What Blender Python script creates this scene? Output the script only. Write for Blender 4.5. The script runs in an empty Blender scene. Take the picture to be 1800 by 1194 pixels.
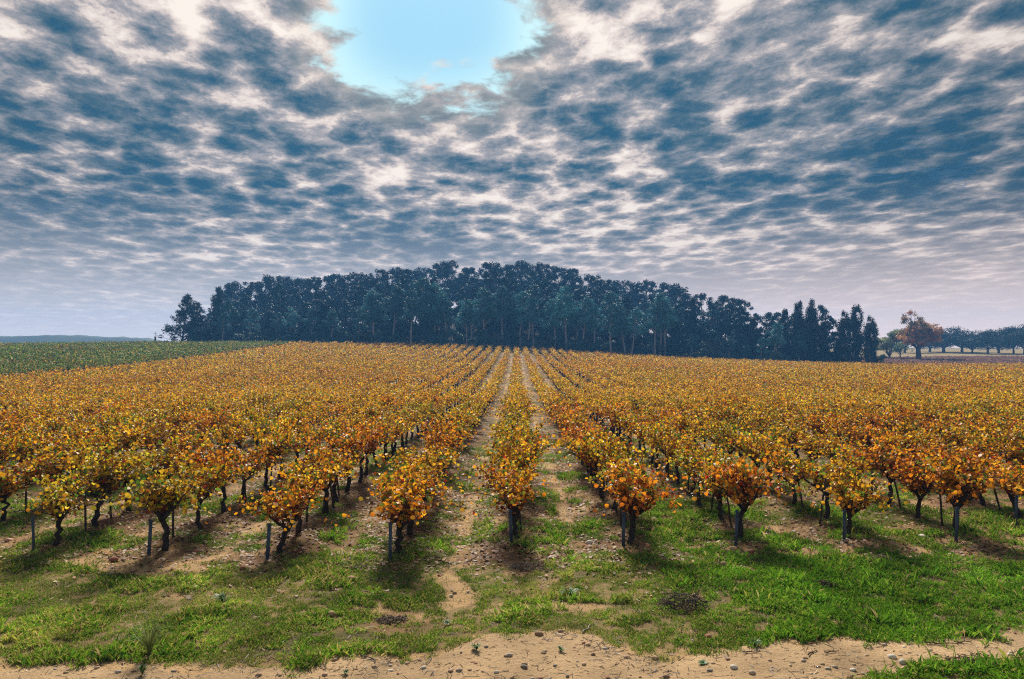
import bpy, math, random
import numpy as np
from mathutils import Vector

SC = bpy.context.scene
COL = SC.collection
R = math.radians
F = 1300.0            # focal length in pixels of an 1800 px wide frame
EYE = 4.0

# ------------------------------------------------------------------ camera
cam_d = bpy.data.cameras.new("camera")
cam = bpy.data.objects.new("camera", cam_d)
COL.objects.link(cam)
cam_d.sensor_width = 36.0
cam_d.lens = 36.0 * F / 1800.0
cam_d.clip_start = 0.1
cam_d.clip_end = 9000
cam.location = (0, 0, EYE)
cam.rotation_euler = (R(90) + math.atan(8 / F), 0, math.atan(8 / F))
SC.camera = cam

# ------------------------------------------------------------------ exposure, sun, sky
SC.view_settings.view_transform = 'Standard'
SC.view_settings.look = 'None'
SC.view_settings.gamma = 1.0
EXPO = 1.25
SC.view_settings.exposure = EXPO
SC.cycles.max_bounces = 5
SC.cycles.diffuse_bounces = 3
SC.cycles.glossy_bounces = 2
SC.cycles.transmission_bounces = 3
SC.cycles.volume_bounces = 0
SC.cycles.filter_width = 1.15
SC.cycles.use_denoising = False
SC.cycles.use_adaptive_sampling = False

SUN_EL, SUN_AZ = R(38), R(-6)          # azimuth measured from +Y towards +X
sd = bpy.data.lights.new("sun", 'SUN')
sd.energy = 2.9
sd.angle = R(9)
sd.color = (1.0, 0.93, 0.82)
sun = bpy.data.objects.new("sun", sd)
COL.objects.link(sun)
sv = Vector((math.sin(SUN_AZ) * math.cos(SUN_EL), math.cos(SUN_AZ) * math.cos(SUN_EL), math.sin(SUN_EL)))
sun.rotation_euler = sv.to_track_quat('Z', 'Y').to_euler()

world = bpy.data.worlds.new("World")
SC.world = world
world.use_nodes = True


class NT:
    """tiny helper to write node maths as expressions"""
    def __init__(self, tree):
        self.t = tree
        tree.nodes.clear()

    def n(self, typ, **kw):
        nd = self.t.nodes.new(typ)
        for k, v in kw.items():
            setattr(nd, k, v)
        return nd

    def put(self, sock, v):
        if isinstance(v, bpy.types.NodeSocket):
            self.t.links.new(v, sock)
        elif isinstance(v, (tuple, list)) and sock.type == 'RGBA' and len(v) == 3:
            sock.default_value = (*v, 1)
        else:
            sock.default_value = v

    def m(self, op, a, b=0.0, c=0.0, clamp=False):
        nd = self.n('ShaderNodeMath', operation=op, use_clamp=clamp)
        self.put(nd.inputs[0], a)
        self.put(nd.inputs[1], b)
        self.put(nd.inputs[2], c)
        return nd.outputs[0]

    def mix(self, f, a, b, mode='MIX'):
        nd = self.n('ShaderNodeMix', data_type='RGBA', blend_type=mode)
        self.put(nd.inputs[0], f)
        self.put(nd.inputs[6], a)
        self.put(nd.inputs[7], b)
        return nd.outputs[2]

    def sm(self, x, lo, hi, to0=0.0, to1=1.0):
        nd = self.n('ShaderNodeMapRange', interpolation_type='SMOOTHSTEP', clamp=True)
        self.put(nd.inputs[0], x)
        self.put(nd.inputs[1], lo)
        self.put(nd.inputs[2], hi)
        self.put(nd.inputs[3], to0)
        self.put(nd.inputs[4], to1)
        return nd.outputs[0]

    def noise(self, vec, scale, detail=4, rough=0.5, dist=0.0, dim='3D'):
        nd = self.n('ShaderNodeTexNoise', noise_dimensions=dim)
        self.put(nd.inputs['Vector'], vec)
        nd.inputs['Scale'].default_value = scale
        nd.inputs['Detail'].default_value = detail
        nd.inputs['Roughness'].default_value = rough
        nd.inputs['Distortion'].default_value = dist
        return nd.outputs[0]

    def xyz(self, x, y, z):
        nd = self.n('ShaderNodeCombineXYZ')
        self.put(nd.inputs[0], x)
        self.put(nd.inputs[1], y)
        self.put(nd.inputs[2], z)
        return nd.outputs[0]

    def ramp(self, f, stops):
        nd = self.n('ShaderNodeValToRGB')
        els = nd.color_ramp.elements
        while len(els) < len(stops):
            els.new(0.5)
        for e, (p, c) in zip(els, stops):
            e.position = p
            e.color = (*c, 1)
        self.put(nd.inputs[0], f)
        return nd.outputs[0]


def build_world():
    w = NT(world.node_tree)
    out = w.n('ShaderNodeOutputWorld')
    bg = w.n('ShaderNodeBackground')
    bg.inputs[1].default_value = 0.1
    w.t.links.new(bg.outputs[0], out.inputs[0])
    sky = w.n('ShaderNodeTexSky', sky_type='NISHITA', sun_disc=False)
    sky.sun_elevation = SUN_EL
    sky.sun_rotation = SUN_AZ
    tc = w.n('ShaderNodeTexCoord')
    sep = w.n('ShaderNodeSeparateXYZ')
    w.t.links.new(tc.outputs['Generated'], sep.inputs[0])
    dx, dy, dz = sep.outputs
    up = w.m('MAXIMUM', dz, 0.0)
    k = w.m('ADD', up, 0.10)
    px = w.m('DIVIDE', dx, k)
    py = w.m('DIVIDE', dy, k)
    P = w.xyz(px, py, 0.0)
    Pw = w.xyz(w.m('MULTIPLY', px, 1.35), w.m('ADD', w.m('MULTIPLY', py, 1.08), w.m('MULTIPLY', px, 0.12)), 3.7)
    n0 = w.noise(Pw, 0.7, 2, 0.5, 0.0)                  # big banks
    warp = w.n('ShaderNodeTexNoise')
    w.put(warp.inputs['Vector'], Pw)
    warp.inputs['Scale'].default_value = 4.0
    warp.inputs['Detail'].default_value = 8
    warp.inputs['Roughness'].default_value = 0.62
    vm = w.n('ShaderNodeVectorMath', operation='MULTIPLY_ADD')
    w.put(vm.inputs[0], warp.outputs[1])
    vm.inputs[1].default_value = (0.30, 0.30, 0.0)
    w.put(vm.inputs[2], Pw)
    vo = w.n('ShaderNodeTexVoronoi', feature='SMOOTH_F1')
    w.put(vo.inputs['Vector'], vm.outputs[0])
    vo.inputs['Scale'].default_value = 5.6
    vo.inputs['Smoothness'].default_value = 0.25
    cell = w.m('SUBTRACT', 0.86, vo.outputs[0])          # high in the middle of a puff
    n1 = w.noise(Pw, 3.0, 11, 0.67, 0.15)
    n2 = w.noise(Pw, 12.0, 10, 0.72, 0.3)                # wisps
    t = w.m('ADD', w.m('ADD', w.m('MULTIPLY', n0, 0.44), w.m('MULTIPLY', n1, 0.36)), w.m('ADD', w.m('MULTIPLY', cell, 0.36), w.m('MULTIPLY', n2, 0.40)))
    t = w.m('SUBTRACT', t, 0.200)
    sd_ = w.m('ADD', w.m('ADD', w.m('MULTIPLY', dx, sv.x), w.m('MULTIPLY', dy, sv.y)), w.m('MULTIPLY', dz, sv.z))
    near = w.sm(sd_, 0.72, 0.985)                       # closeness to the sun
    t = w.m('SUBTRACT', t, w.m('MULTIPLY', w.m('SUBTRACT', near, 0.45), 0.075))
    S = 10.0 / (2 ** EXPO)
    cloud = w.ramp(t, [(0.325, (0.92, 0.83, 0.75)), (0.40, (0.70, 0.605, 0.56)), (0.455, (0.39, 0.37, 0.385)),
                       (0.525, (0.20, 0.235, 0.28)), (0.59, (0.085, 0.15, 0.205)), (0.67, (0.025, 0.10, 0.175))])
    # unseen front-lit clouds behind and overhead, brightened as added fill light
    back = w.sm(dy, -0.5, 0.25, 1.35, 1.0)
    zen = w.sm(dz, 0.42, 0.9, 1.0, 1.35)
    gain = w.m('MULTIPLY', w.m('MULTIPLY', back, zen), w.sm(sd_, 0.6, 0.97, 0.72, 1.12))
    cloud = w.mix(1.0, cloud, w.xyz(gain, gain, gain), 'MULTIPLY')
    # thin slits of blue
    # the open gap in front of the sun
    u = w.m('DIVIDE', dx, w.m('MAXIMUM', dy, 0.05))
    v = w.m('DIVIDE', dz, w.m('MAXIMUM', dy, 0.05))
    eu = w.m('DIVIDE', w.m('ADD', u, 0.118), 0.143)
    ev = w.m('DIVIDE', w.m('SUBTRACT', v, 0.455), 0.125)
    ev4 = w.m('POWER', w.m('ABSOLUTE', ev), 2.6)
    eu4 = w.m('POWER', w.m('ABSOLUTE', eu), 2.6)
    gap_d = w.m('ADD', eu4, ev4)
    gn = w.noise(P, 6.0, 9, 0.62, 0.3)
    gn2 = w.noise(P, 2.3, 3, 0.5, 0.0)
    gap_n = w.m('ADD', w.m('ADD', gap_d, w.m('MULTIPLY', w.m('SUBTRACT', gn, 0.5), 3.6)), w.m('MULTIPLY', w.m('SUBTRACT', gn2, 0.5), 2.2))
    gap = w.m('MULTIPLY', w.sm(gap_n, 0.55, 1.25, 1.0, 0.0), w.sm(dy, 0.1, 0.4))
    rim = w.m('MULTIPLY', w.sm(gap_n, 0.9, 2.6, 1.0, 0.0), w.sm(dy, 0.1, 0.4))
    cloud = w.mix(w.m('MULTIPLY', rim, 0.30), cloud, (0.75, 0.66, 0.55))
    cloud = w.mix(1.0, cloud, (S, S, S), 'MULTIPLY')
    clear = w.mix(1.0, sky.outputs[0], (0.62, 0.80, 0.88), 'MULTIPLY')
    inner = w.sm(gap_d, 0.0, 1.0)
    glow = w.mix(inner, (0.27 * S, 0.60 * S, 0.80 * S), (0.56 * S, 0.86 * S, 0.88 * S))
    clear = w.mix(0.9, clear, glow)
    col = w.mix(gap, cloud, clear)
    # small deep-blue rifts
    rf = w.noise(w.xyz(px, py, 9.0), 2.2, 10, 0.68, 0.6)
    rift = w.m('MULTIPLY', w.sm(w.m('ABSOLUTE', w.m('SUBTRACT', rf, 0.5)), 0.0, 0.012, 1.0, 0.0), w.sm(n0, 0.50, 0.62))
    rift = w.m('MULTIPLY', rift, w.m('SUBTRACT', 1.0, near))
    col = w.mix(w.m('MULTIPLY', rift, 0.6), col, (0.05 * S, 0.15 * S, 0.30 * S))
    # pale haze painted into the sky colour towards the horizon
    side = w.sm(u, -0.5, 0.6)
    hz = w.mix(side, (0.92 * S, 0.84 * S, 0.84 * S), (1.22 * S, 0.94 * S, 0.82 * S))
    hf = w.m('POWER', w.sm(dz, -0.02, 0.21, 1.0, 0.0), 1.5)
    col = w.mix(w.m('MULTIPLY', hf, 0.96), col, hz)
    w.put(bg.inputs[0], col)


build_world()
world.cycles.sampling_method = 'MANUAL'
world.cycles.sample_map_resolution = 512

# ------------------------------------------------------------------ numeric helpers
rng = np.random.default_rng(7)


def _hash(ix, iy, seed):
    h = (ix.astype(np.int64) * 374761393 + iy.astype(np.int64) * 668265263 + seed * 974634777) & 0xFFFFFFFF
    h = ((h ^ (h >> 13)) * 1274126177) & 0xFFFFFFFF
    h = h ^ (h >> 16)
    return (h & 0xFFFF) / 65535.0


def vnoise(x, y, seed=0):
    x = np.asarray(x, float); y = np.asarray(y, float)
    ix = np.floor(x); iy = np.floor(y)
    fx = x - ix; fy = y - iy
    fx = fx * fx * (3 - 2 * fx); fy = fy * fy * (3 - 2 * fy)
    a = _hash(ix, iy, seed); b = _hash(ix + 1, iy, seed)
    c = _hash(ix, iy + 1, seed); d = _hash(ix + 1, iy + 1, seed)
    return (a * (1 - fx) + b * fx) * (1 - fy) + (c * (1 - fx) + d * fx) * fy


def fbm(x, y, seed=0, octv=4):
    s = 0; a = 0.5; tot = 0
    for o in range(octv):
        s = s + a * vnoise(np.asarray(x) * 2 ** o + 13.7 * o, np.asarray(y) * 2 ** o + 7.1 * o, seed + o)
        tot += a; a *= 0.5
    return s / tot


def sstep(lo, hi, x):
    t = np.clip((np.asarray(x, float) - lo) / (hi - lo), 0, 1)
    return t * t * (3 - 2 * t)


# ------------------------------------------------------------------ terrain
TX = np.array([-220, -140, -95, -57, -22, 0, 29, 59, 99, 160, 260.])
TY = np.array([0, 14, 18, 28, 65, 82, 105, 126, 150, 175, 197, 215, 250, 300, 350, 450.])
TZ = np.array([
    [0] * 11,
    [0] * 11,
    [.1] * 11,
    [-.15] * 11,
    [-.9, -.9, -.9, -.9, -1., -1.1, -1.2, -1.3, -1.4, -1.4, -1.4],
    [-.5, -.4, -.4, -.75, -.8, -.9, -1.1, -1.3, -1.5, -1.6, -1.6],
    [.1, .2, .2, -.3, -.5, -.6, -.9, -1.3, -1.7, -1.8, -1.8],
    [.8, .9, 1., .4, -.1, -.4, -.8, -1.4, -1.9, -2., -2.],
    [1.6, 1.7, 2., 1.4, .8, .1, -.7, -1.5, -2.1, -2.2, -2.2],
    [2.2, 2.4, 2.9, 2.5, 1.9, 1.2, -.3, -1.5, -2.3, -2.3, -2.3],
    [2.6, 2.8, 3.4, 3.5, 3.1, 2.3, .2, -1.4, -2.4, -2.4, -2.4],
    [2.4, 2.8, 3.5, 4.4, 4.5, 3.8, 1.4, -.9, -2.4, -2.1, -2.1],
    [1.0, 1.6, 3.0, 9.0, 12., 12., 8., 2.5, -2., -1.3, -1.3],
    [0., .4, 1.5, 10., 14., 14., 10., 3., -1., -.6, -.6],
    [0, 0, 0, 2., 5., 5., 3., 0.5, .3, .4, .4],
    [0, 0, 0, 0, 0, 0, 0, 0.3, .5, .5, .5]])
_gx = np.arange(-420, 421, 2.0)
_gy = np.arange(-40, 701, 2.0)
_tmp = np.array([np.interp(_gx, TX, row) for row in TZ])
_tab = np.array([np.interp(_gy, TY, _tmp[:, i]) for i in range(len(_gx))]).T


def _smooth(a, sig, axis):
    r = int(sig * 3)
    kx = np.exp(-0.5 * (np.arange(-r, r + 1) / sig) ** 2); kx /= kx.sum()
    pad = [(0, 0), (0, 0)]; pad[axis] = (r, r)
    return np.apply_along_axis(lambda v: np.convolve(v, kx, 'valid'), axis, np.pad(a, pad, mode='edge'))


_tab = _smooth(_smooth(_tab, 2.4, 0), 3.5, 1)


def terrain(x, y):
    x = np.clip(np.asarray(x, float), -419, 419); y = np.clip(np.asarray(y, float), -39, 699)
    fx = (x + 420) / 2; fy = (y + 40) / 2
    ix = fx.astype(int); iy = fy.astype(int)
    fx = fx - ix; fy = fy - iy
    return ((_tab[iy, ix] * (1 - fx) + _tab[iy, ix + 1] * fx) * (1 - fy)
            + (_tab[iy + 1, ix] * (1 - fx) + _tab[iy + 1, ix + 1] * fx) * fy)


ROW = 2.26
STEP = 1.4


def height(x, y):
    x = np.asarray(x, float); y = np.asarray(y, float)
    near = 1 - sstep(30, 60, y)
    mic = (fbm(x * 0.9, y * 0.9, 3, 4) - 0.5) * 0.11 * near + (fbm(x * 4.1, y * 4.1, 9, 2) - 0.5) * 0.035 * near
    berm = 0.05 * np.cos(2 * math.pi * x / ROW) * sstep(13.5, 15.5, y) * near
    return terrain(x, y) + mic + berm


def px2ground(px, py):
    """world point on the ground seen at a pixel of the 1800 px photograph (march outward)"""
    for Y in np.arange(7.0, 60.0, 0.05):
        z = float(height((px - 908) / F * Y, Y))
        if 605 + F * (EYE - z) / Y <= py:
            return (px - 908) / F * Y, float(Y), z
    return 0, 60, 0


# ------------------------------------------------------------------ mesh helpers
def mesh_np(name, V, faces, col=None, smooth=False):
    """V (n,3); faces list of (m,k) int arrays; col (n,3) point colours"""
    me = bpy.data.meshes.new(name)
    V = np.asarray(V, np.float32)
    me.vertices.add(len(V))
    me.vertices.foreach_set('co', V.ravel())
    faces = [np.asarray(f, np.int32) for f in faces if len(f)]
    nl = sum(f.size for f in faces); npoly = sum(len(f) for f in faces)
    me.loops.add(nl)
    me.loops.foreach_set('vertex_index', np.concatenate([f.ravel() for f in faces]))
    me.polygons.add(npoly)
    tot = np.concatenate([np.full(len(f), f.shape[1], np.int32) for f in faces])
    st = np.concatenate([[0], np.cumsum(tot)[:-1]]).astype(np.int32)
    me.polygons.foreach_set('loop_start', st)
    if smooth:
        me.polygons.foreach_set('use_smooth', np.ones(npoly, bool))
    me.update(calc_edges=True)
    if col is not None:
        a = me.color_attributes.new('Col', 'FLOAT_COLOR', 'POINT')
        c = np.ones((len(V), 4), np.float32); c[:, :3] = col
        a.data.foreach_set('color', c.ravel())
    me.validate()
    return me


class MB:
    """collects pieces and builds one mesh"""
    def __init__(self):
        self.V = []; self.F = {}; self.C = []; self.n = 0

    def add(self, V, faces, col=(1, 1, 1)):
        V = np.asarray(V, float)
        for f in faces:
            f = np.asarray(f, int)
            self.F.setdefault(f.shape[1], []).append(f + self.n)
        self.V.append(V)
        c = np.asarray(col, float)
        self.C.append(np.tile(c, (len(V), 1)) if c.ndim == 1 else c)
        self.n += len(V)

    def tube(self, pts, rad, sides=6, col=(1, 1, 1), jit=0.0, cap=True):
        pts = np.asarray(pts, float); rad = np.broadcast_to(np.asarray(rad, float), (len(pts),))
        d = np.gradient(pts, axis=0)
        d /= np.linalg.norm(d, axis=1)[:, None] + 1e-9
        ref = np.array([0, 0, 1.]) if abs(d[0, 2]) < 0.9 else np.array([1., 0, 0])
        u = np.cross(d, ref); u /= np.linalg.norm(u, axis=1)[:, None] + 1e-9
        v = np.cross(d, u)
        a = np.linspace(0, 2 * math.pi, sides, endpoint=False)
        rr = rad[:, None] * (1 + jit * (rng.random((len(pts), sides)) - 0.5))
        ring = pts[:, None, :] + rr[..., None] * (np.cos(a)[None, :, None] * u[:, None, :] + np.sin(a)[None, :, None] * v[:, None, :])
        V = ring.reshape(-1, 3)
        i = np.arange(len(pts) - 1)[:, None] * sides
        j = np.arange(sides)[None, :]; j2 = (j + 1) % sides
        Q = np.stack([i + j, i + j2, i + sides + j2, i + sides + j], -1).reshape(-1, 4)
        fs = [Q]
        if cap:
            base = np.arange(sides)
            fs.append(np.array([base[::-1], (len(pts) - 1) * sides + base]))
        self.add(V, fs, col)

    def mesh(self, name, smooth=False):
        fs = [np.concatenate(v) for v in self.F.values()]
        return mesh_np(name, np.concatenate(self.V), fs, np.concatenate(self.C), smooth)


def rand_unit(n):
    v = rng.normal(size=(n, 3))
    return v / np.linalg.norm(v, axis=1)[:, None]


def frames(nrm):
    ref = rand_unit(len(nrm))
    u = np.cross(nrm, ref); u /= np.linalg.norm(u, axis=1)[:, None] + 1e-9
    return u, np.cross(nrm, u)


def quads(c, nrm, size, aspect=1.0):
    """leaf-clump quads (slightly kite-shaped)"""
    u, v = frames(nrm)
    s = np.broadcast_to(size, (len(c),))[:, None]
    a = np.broadcast_to(aspect, (len(c),))[:, None]
    k = rng.uniform(0.25, 0.75, (len(c), 1))
    V = np.stack([c - u * s * .5, c + v * s * a * .5 * k * 1.4, c + u * s * .5, c - v * s * a * .5 * (1 - k) * 1.4], 1).reshape(-1, 3)
    return V, np.arange(len(c) * 4).reshape(-1, 4)


def leaves6(c, nrm, size):
    """folded lobed vine leaves: six points, two faces"""
    u, v = frames(nrm)
    s = np.broadcast_to(size, (len(c),))[:, None]
    fold = rng.uniform(-0.15, 0.6, (len(c), 1)) * nrm
    jit = lambda k: k * rng.uniform(0.8, 1.2, (len(c), 1))
    P = [c - v * s * .45,
         c + s * (u * jit(.42) - v * .32 + fold), c + s * (u * jit(.52) + v * jit(.16) + fold * 1.2), c + v * s * jit(.58),
         c + s * (-u * jit(.52) + v * jit(.16) + fold * 1.2), c + s * (-u * jit(.42) - v * .32 + fold)]
    V = np.stack(P, 1).reshape(-1, 3)
    b = np.arange(len(c))[:, None] * 6
    return V, np.concatenate([b + np.array([[0, 1, 2, 3]]), b + np.array([[3, 4, 5, 0]])])


# ------------------------------------------------------------------ materials
def base_mat(name):
    m = bpy.data.materials.new(name)
    m.use_nodes = True
    w = NT(m.node_tree)
    out = w.n('ShaderNodeOutputMaterial')
    return m, w, out


def leaf_mat(name, transl=0.4, spec=0.4, rough=0.5, tint=False, gain=(1, 1, 1)):
    m, w, out = base_mat(name)
    at = w.n('ShaderNodeAttribute', attribute_name='Col')
    col = at.outputs[0]
    if tint:
        oi = w.n('ShaderNodeObjectInfo')
        col = w.mix(1.0, col, oi.outputs['Color'], 'MULTIPLY')
    if gain != (1, 1, 1):
        col = w.mix(1.0, col, gain, 'MULTIPLY')
    p = w.n('ShaderNodeBsdfPrincipled')
    w.put(p.inputs['Base Color'], col)
    p.inputs['Roughness'].default_value = rough
    p.inputs['Specular IOR Level'].default_value = spec
    t = w.n('ShaderNodeBsdfTranslucent')
    w.put(t.inputs[0], col)
    mx = w.n('ShaderNodeMixShader')
    mx.inputs[0].default_value = transl
    w.t.links.new(p.outputs[0], mx.inputs[1])
    w.t.links.new(t.outputs[0], mx.inputs[2])
    w.t.links.new(mx.outputs[0], out.inputs[0])
    return m


def solid_mat(name, c1, c2, scale, rough=0.85, spec=0.2, bump=0.3, stretch=None, attr=False, metal=0.0):
    m, w, out = base_mat(name)
    tc = w.n('ShaderNodeTexCoord')
    vec = tc.outputs['Object']
    if stretch:
        mp = w.n('ShaderNodeMapping')
        w.t.links.new(vec, mp.inputs[0])
        mp.inputs['Scale'].default_value = stretch
        vec = mp.outputs[0]
    f = w.noise(vec, scale, 6, 0.6)
    col = w.mix(w.sm(f, 0.3, 0.7), c1, c2)
    if attr:
        at = w.n('ShaderNodeAttribute', attribute_name='Col')
        col = w.mix(1.0, col, at.outputs[0], 'MULTIPLY')
    p = w.n('ShaderNodeBsdfPrincipled')
    w.put(p.inputs['Base Color'], col)
    p.inputs['Roughness'].default_value = rough
    p.inputs['Specular IOR Level'].default_value = spec
    p.inputs['Metallic'].default_value = metal
    b = w.n('ShaderNodeBump')
    b.inputs['Strength'].default_value = bump
    b.inputs['Distance'].default_value = 0.02
    w.put(b.inputs['Height'], f)
    w.t.links.new(b.outputs[0], p.inputs['Normal'])
    w.t.links.new(p.outputs[0], out.inputs[0])
    return m


def ground_mat():
    m, w, out = base_mat('earth')
    at = w.n('ShaderNodeAttribute', attribute_name='Col')
    geo = w.n('ShaderNodeNewGeometry')
    pos = geo.outputs['Position']
    f1 = w.noise(pos, 3.0, 8, 0.65)
    f2 = w.noise(pos, 22.0, 8, 0.7)
    f3 = w.noise(pos, 85.0, 5, 0.75)
    col = at.outputs[0]
    k = w.m('ADD', w.m('ADD', w.m('MULTIPLY', f1, 0.5), w.m('MULTIPLY', f2, 0.7)), 0.42)
    col = w.mix(1.0, col, w.xyz(k, k, k), 'MULTIPLY')
    # flecks of straw, grit and dead leaf
    col = w.mix(w.m('MULTIPLY', w.sm(f3, 0.60, 0.68), 0.55), col, (0.42, 0.30, 0.17))
    col = w.mix(w.m('MULTIPLY', w.sm(f2, 0.55, 0.66), 0.6), col, (0.12, 0.066, 0.035))
    p = w.n('ShaderNodeBsdfPrincipled')
    w.put(p.inputs['Base Color'], col)
    p.inputs['Roughness'].default_value = 0.95
    p.inputs['Specular IOR Level'].default_value = 0.1
    b = w.n('ShaderNodeBump')
    b.inputs['Strength'].default_value = 0.9
    b.inputs['Distance'].default_value = 0.05
    hgt = w.m('ADD', w.m('MULTIPLY', f2, 0.7), w.m('ADD', w.m('MULTIPLY', f1, 0.8), w.m('MULTIPLY', f3, 0.25)))
    w.put(b.inputs['Height'], hgt)
    w.t.links.new(b.outputs[0], p.inputs['Normal'])
    w.t.links.new(p.outputs[0], out.inputs[0])
    return m


M_EARTH = ground_mat()
M_VINE = leaf_mat('vine_leaf', 0.45, 0.25, 0.48, tint=True)
M_VINEFAR = leaf_mat('vine_leaf_massed', 0.45, 0.2, 0.55)
M_PINE = leaf_mat('pine_needle', 0.15, 0.25, 0.6, tint=True)
M_GRASS = leaf_mat('grass_blade', 0.35, 0.3, 0.5)
M_LITTER = leaf_mat('fallen_leaf', 0.15, 0.3, 0.6)
M_VBARK = solid_mat('vine_bark', (0.022, 0.017, 0.014), (0.06, 0.045, 0.036), 14, bump=0.8, stretch=(3, 3, 0.6))
M_PBARK = solid_mat('pine_bark', (0.20, 0.19, 0.19), (0.44, 0.40, 0.39), 2.5, bump=0.6, stretch=(2, 2, 0.5))
M_DBARK = solid_mat('dark_bark', (0.06, 0.05, 0.045), (0.13, 0.105, 0.09), 2.5, bump=0.6, stretch=(2, 2, 0.5))
M_POST = solid_mat('painted_steel', (0.03, 0.05, 0.085), (0.06, 0.09, 0.14), 9, rough=0.5, spec=0.5, bump=0.1)
M_STAKE = solid_mat('weathered_wood', (0.035, 0.026, 0.02), (0.09, 0.068, 0.05), 12, bump=0.6, stretch=(4, 4, 0.5))
M_STONE = solid_mat('stone', (0.75, 0.75, 0.75), (1.0, 1.0, 1.0), 14, bump=0.4, attr=True)
M_PEBBLE = solid_mat('pebble', (0.7, 0.7, 0.7), (1.0, 1.0, 1.0), 30, bump=0.2, attr=True)
M_TWIG = solid_mat('dry_twig', (0.6, 0.6, 0.6), (1.0, 1.0, 1.0), 20, bump=0.3, attr=True)
M_CROSSSTONE = solid_mat('limestone', (0.13, 0.12, 0.11), (0.22, 0.20, 0.18), 4, bump=0.3)
M_IRON = solid_mat('wrought_iron', (0.03, 0.03, 0.03), (0.06, 0.055, 0.05), 10, rough=0.6, spec=0.5, bump=0.1)
M_HILL = solid_mat('wooded_hill', (0.03, 0.05, 0.035), (0.06, 0.085, 0.05), 0.05, bump=0.0)


def obj(name, me, mat, parent=None, loc=None):
    o = bpy.data.objects.new(name, me)
    if mat and not me.materials:
        me.materials.append(mat)
    COL.objects.link(o)
    if parent:
        o.parent = parent
    if loc is not None:
        o.location = loc
    return o


def tag(o, label=None, cat=None, group=None, kind=None):
    if label: o['label'] = label
    if cat: o['category'] = cat
    if group: o['group'] = group
    if kind: o['kind'] = kind
    return o


def empty(name, loc=(0, 0, 0)):
    o = bpy.data.objects.new(name, None)
    o.empty_display_size = 0.3
    o.location = loc
    COL.objects.link(o)
    return o


_kids = {}


def copy_thing(root):
    """a copy of a thing with copies of its parts"""
    r = root.copy()
    COL.objects.link(r)
    for ch in _kids[root.name]:
        c = ch.copy()
        COL.objects.link(c)
        c.parent = r
    return r


def kids(root, *ch):
    _kids[root.name] = list(ch)


ORD = ['zeroth', 'first', 'second', 'third', 'fourth', 'fifth', 'sixth', 'seventh', 'eighth', 'ninth', 'tenth', 'eleventh',
       'twelfth', 'thirteenth', 'fourteenth', 'fifteenth', 'sixteenth', 'seventeenth', 'eighteenth', 'nineteenth', 'twentieth']
ORD += ['twenty-' + o for o in ORD[1:10]] + ['thirtieth'] + ['thirty-' + o for o in ORD[1:10]] + ['fortieth']
ORD += ['forty-' + o for o in ORD[1:10]] + ['fiftieth'] + ['fifty-' + o for o in ORD[1:10]] + ['sixtieth'] + ['sixty-' + o for o in ORD[1:10]] + ['seventieth'] + ['seventy-' + o for o in ORD[1:10]] + ['eightieth'] + ['eighty-' + o for o in ORD[1:10]] + ['ninetieth'] + ['ninety-' + o for o in ORD[1:10]]

# ------------------------------------------------------------------ ground cover masks
END = {-6: 14.7, -5: 14.5, -4: 14.25, -3: 14.05, -2: 13.87, -1: 13.7, 0: 14.86, 1: 14.65, 2: 14.86, 3: 15.07, 4: 15.07, 5: 16.4, 6: 16.9, 7: 17.3}


def row_end(r):
    if r in END:
        return END[r]
    return 14.7 + 0.05 * (-r - 6) if r < 0 else 17.3 + 0.2 * (r - 7)


def track_far(x):
    return np.interp(x, [-30, -6.5, -3, -1.2, -.3, .6, 1.85, 3.9, 7, 30], [8.9, 9.1, 9.3, 9.4, 10.2, 10.15, 9.6, 9.95, 10.35, 11.5])


def track_near(x):
    return np.interp(x, [-30, 2.5, 4, 6.4, 30], [5.0, 7.6, 8.75, 9.3, 10.4])


def in_track(x, y):
    n = (fbm(x * 1.1, y * 1.1, 41, 4) - 0.5) * 1.1 + (fbm(x * 5.5, y * 5.5, 43, 3) - 0.5) * .55
    f = 1 - sstep(-0.18, 0.22, y - (track_far(x) + n))
    g = sstep(-0.2, 0.2, y - (track_near(x) + n * 0.6))
    return f * g


def grassness(x, y):
    n = fbm(x * 0.55, y * 0.75, 21, 4) * 0.6 + fbm(x * 2.1, y * 2.4, 27, 3) * 0.4
    head = 1 - sstep(12.6, 14.0, y)
    bias = 0.16 * head + 0.10 * sstep(-1, 4, x) * head
    bias = bias - 0.0 * sstep(13.6, 15, y) - 0.02 * sstep(20, 40, y)
    xr = x / ROW
    d = np.abs(xr - np.round(xr))                        # 0 on the row, .5 in the lane middle
    inrow = sstep(13.2, 14.6, y)
    bias = bias + 0.02 * inrow * sstep(0.2, 0.35, d) - 0.08 * inrow * sstep(0.40, 0.5, d) - 0.05 * inrow * (1 - sstep(0.05, 0.18, d))
    # worn sandy spots at the row heads
    bias = bias - 0.24 * np.exp(-((x + 1.0 + .25 * np.sin(y * 2.1)) / 0.30) ** 2) * sstep(11.2, 12.2, y) * (1 - sstep(14, 15, y))
    bias = bias - 0.16 * np.exp(-((x + 2.4) / 0.9) ** 2 - ((y - 12.9) / 0.7) ** 2)
    bias = bias - 0.16 * np.exp(-((x + 7.0) / 1.6) ** 2 - ((y - 13.2) / 0.7) ** 2)
    bias = bias - 0.14 * np.exp(-((x - 7.5) / 1.5) ** 2 - ((y - 14.4) / 0.6) ** 2)
    n = n + 0.22 * (fbm(x * 4.5, y * 5.5, 33, 3) - .5)
    g = sstep(0.44, 0.57, n + bias)
    return g * (1 - in_track(x, y))


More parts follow.
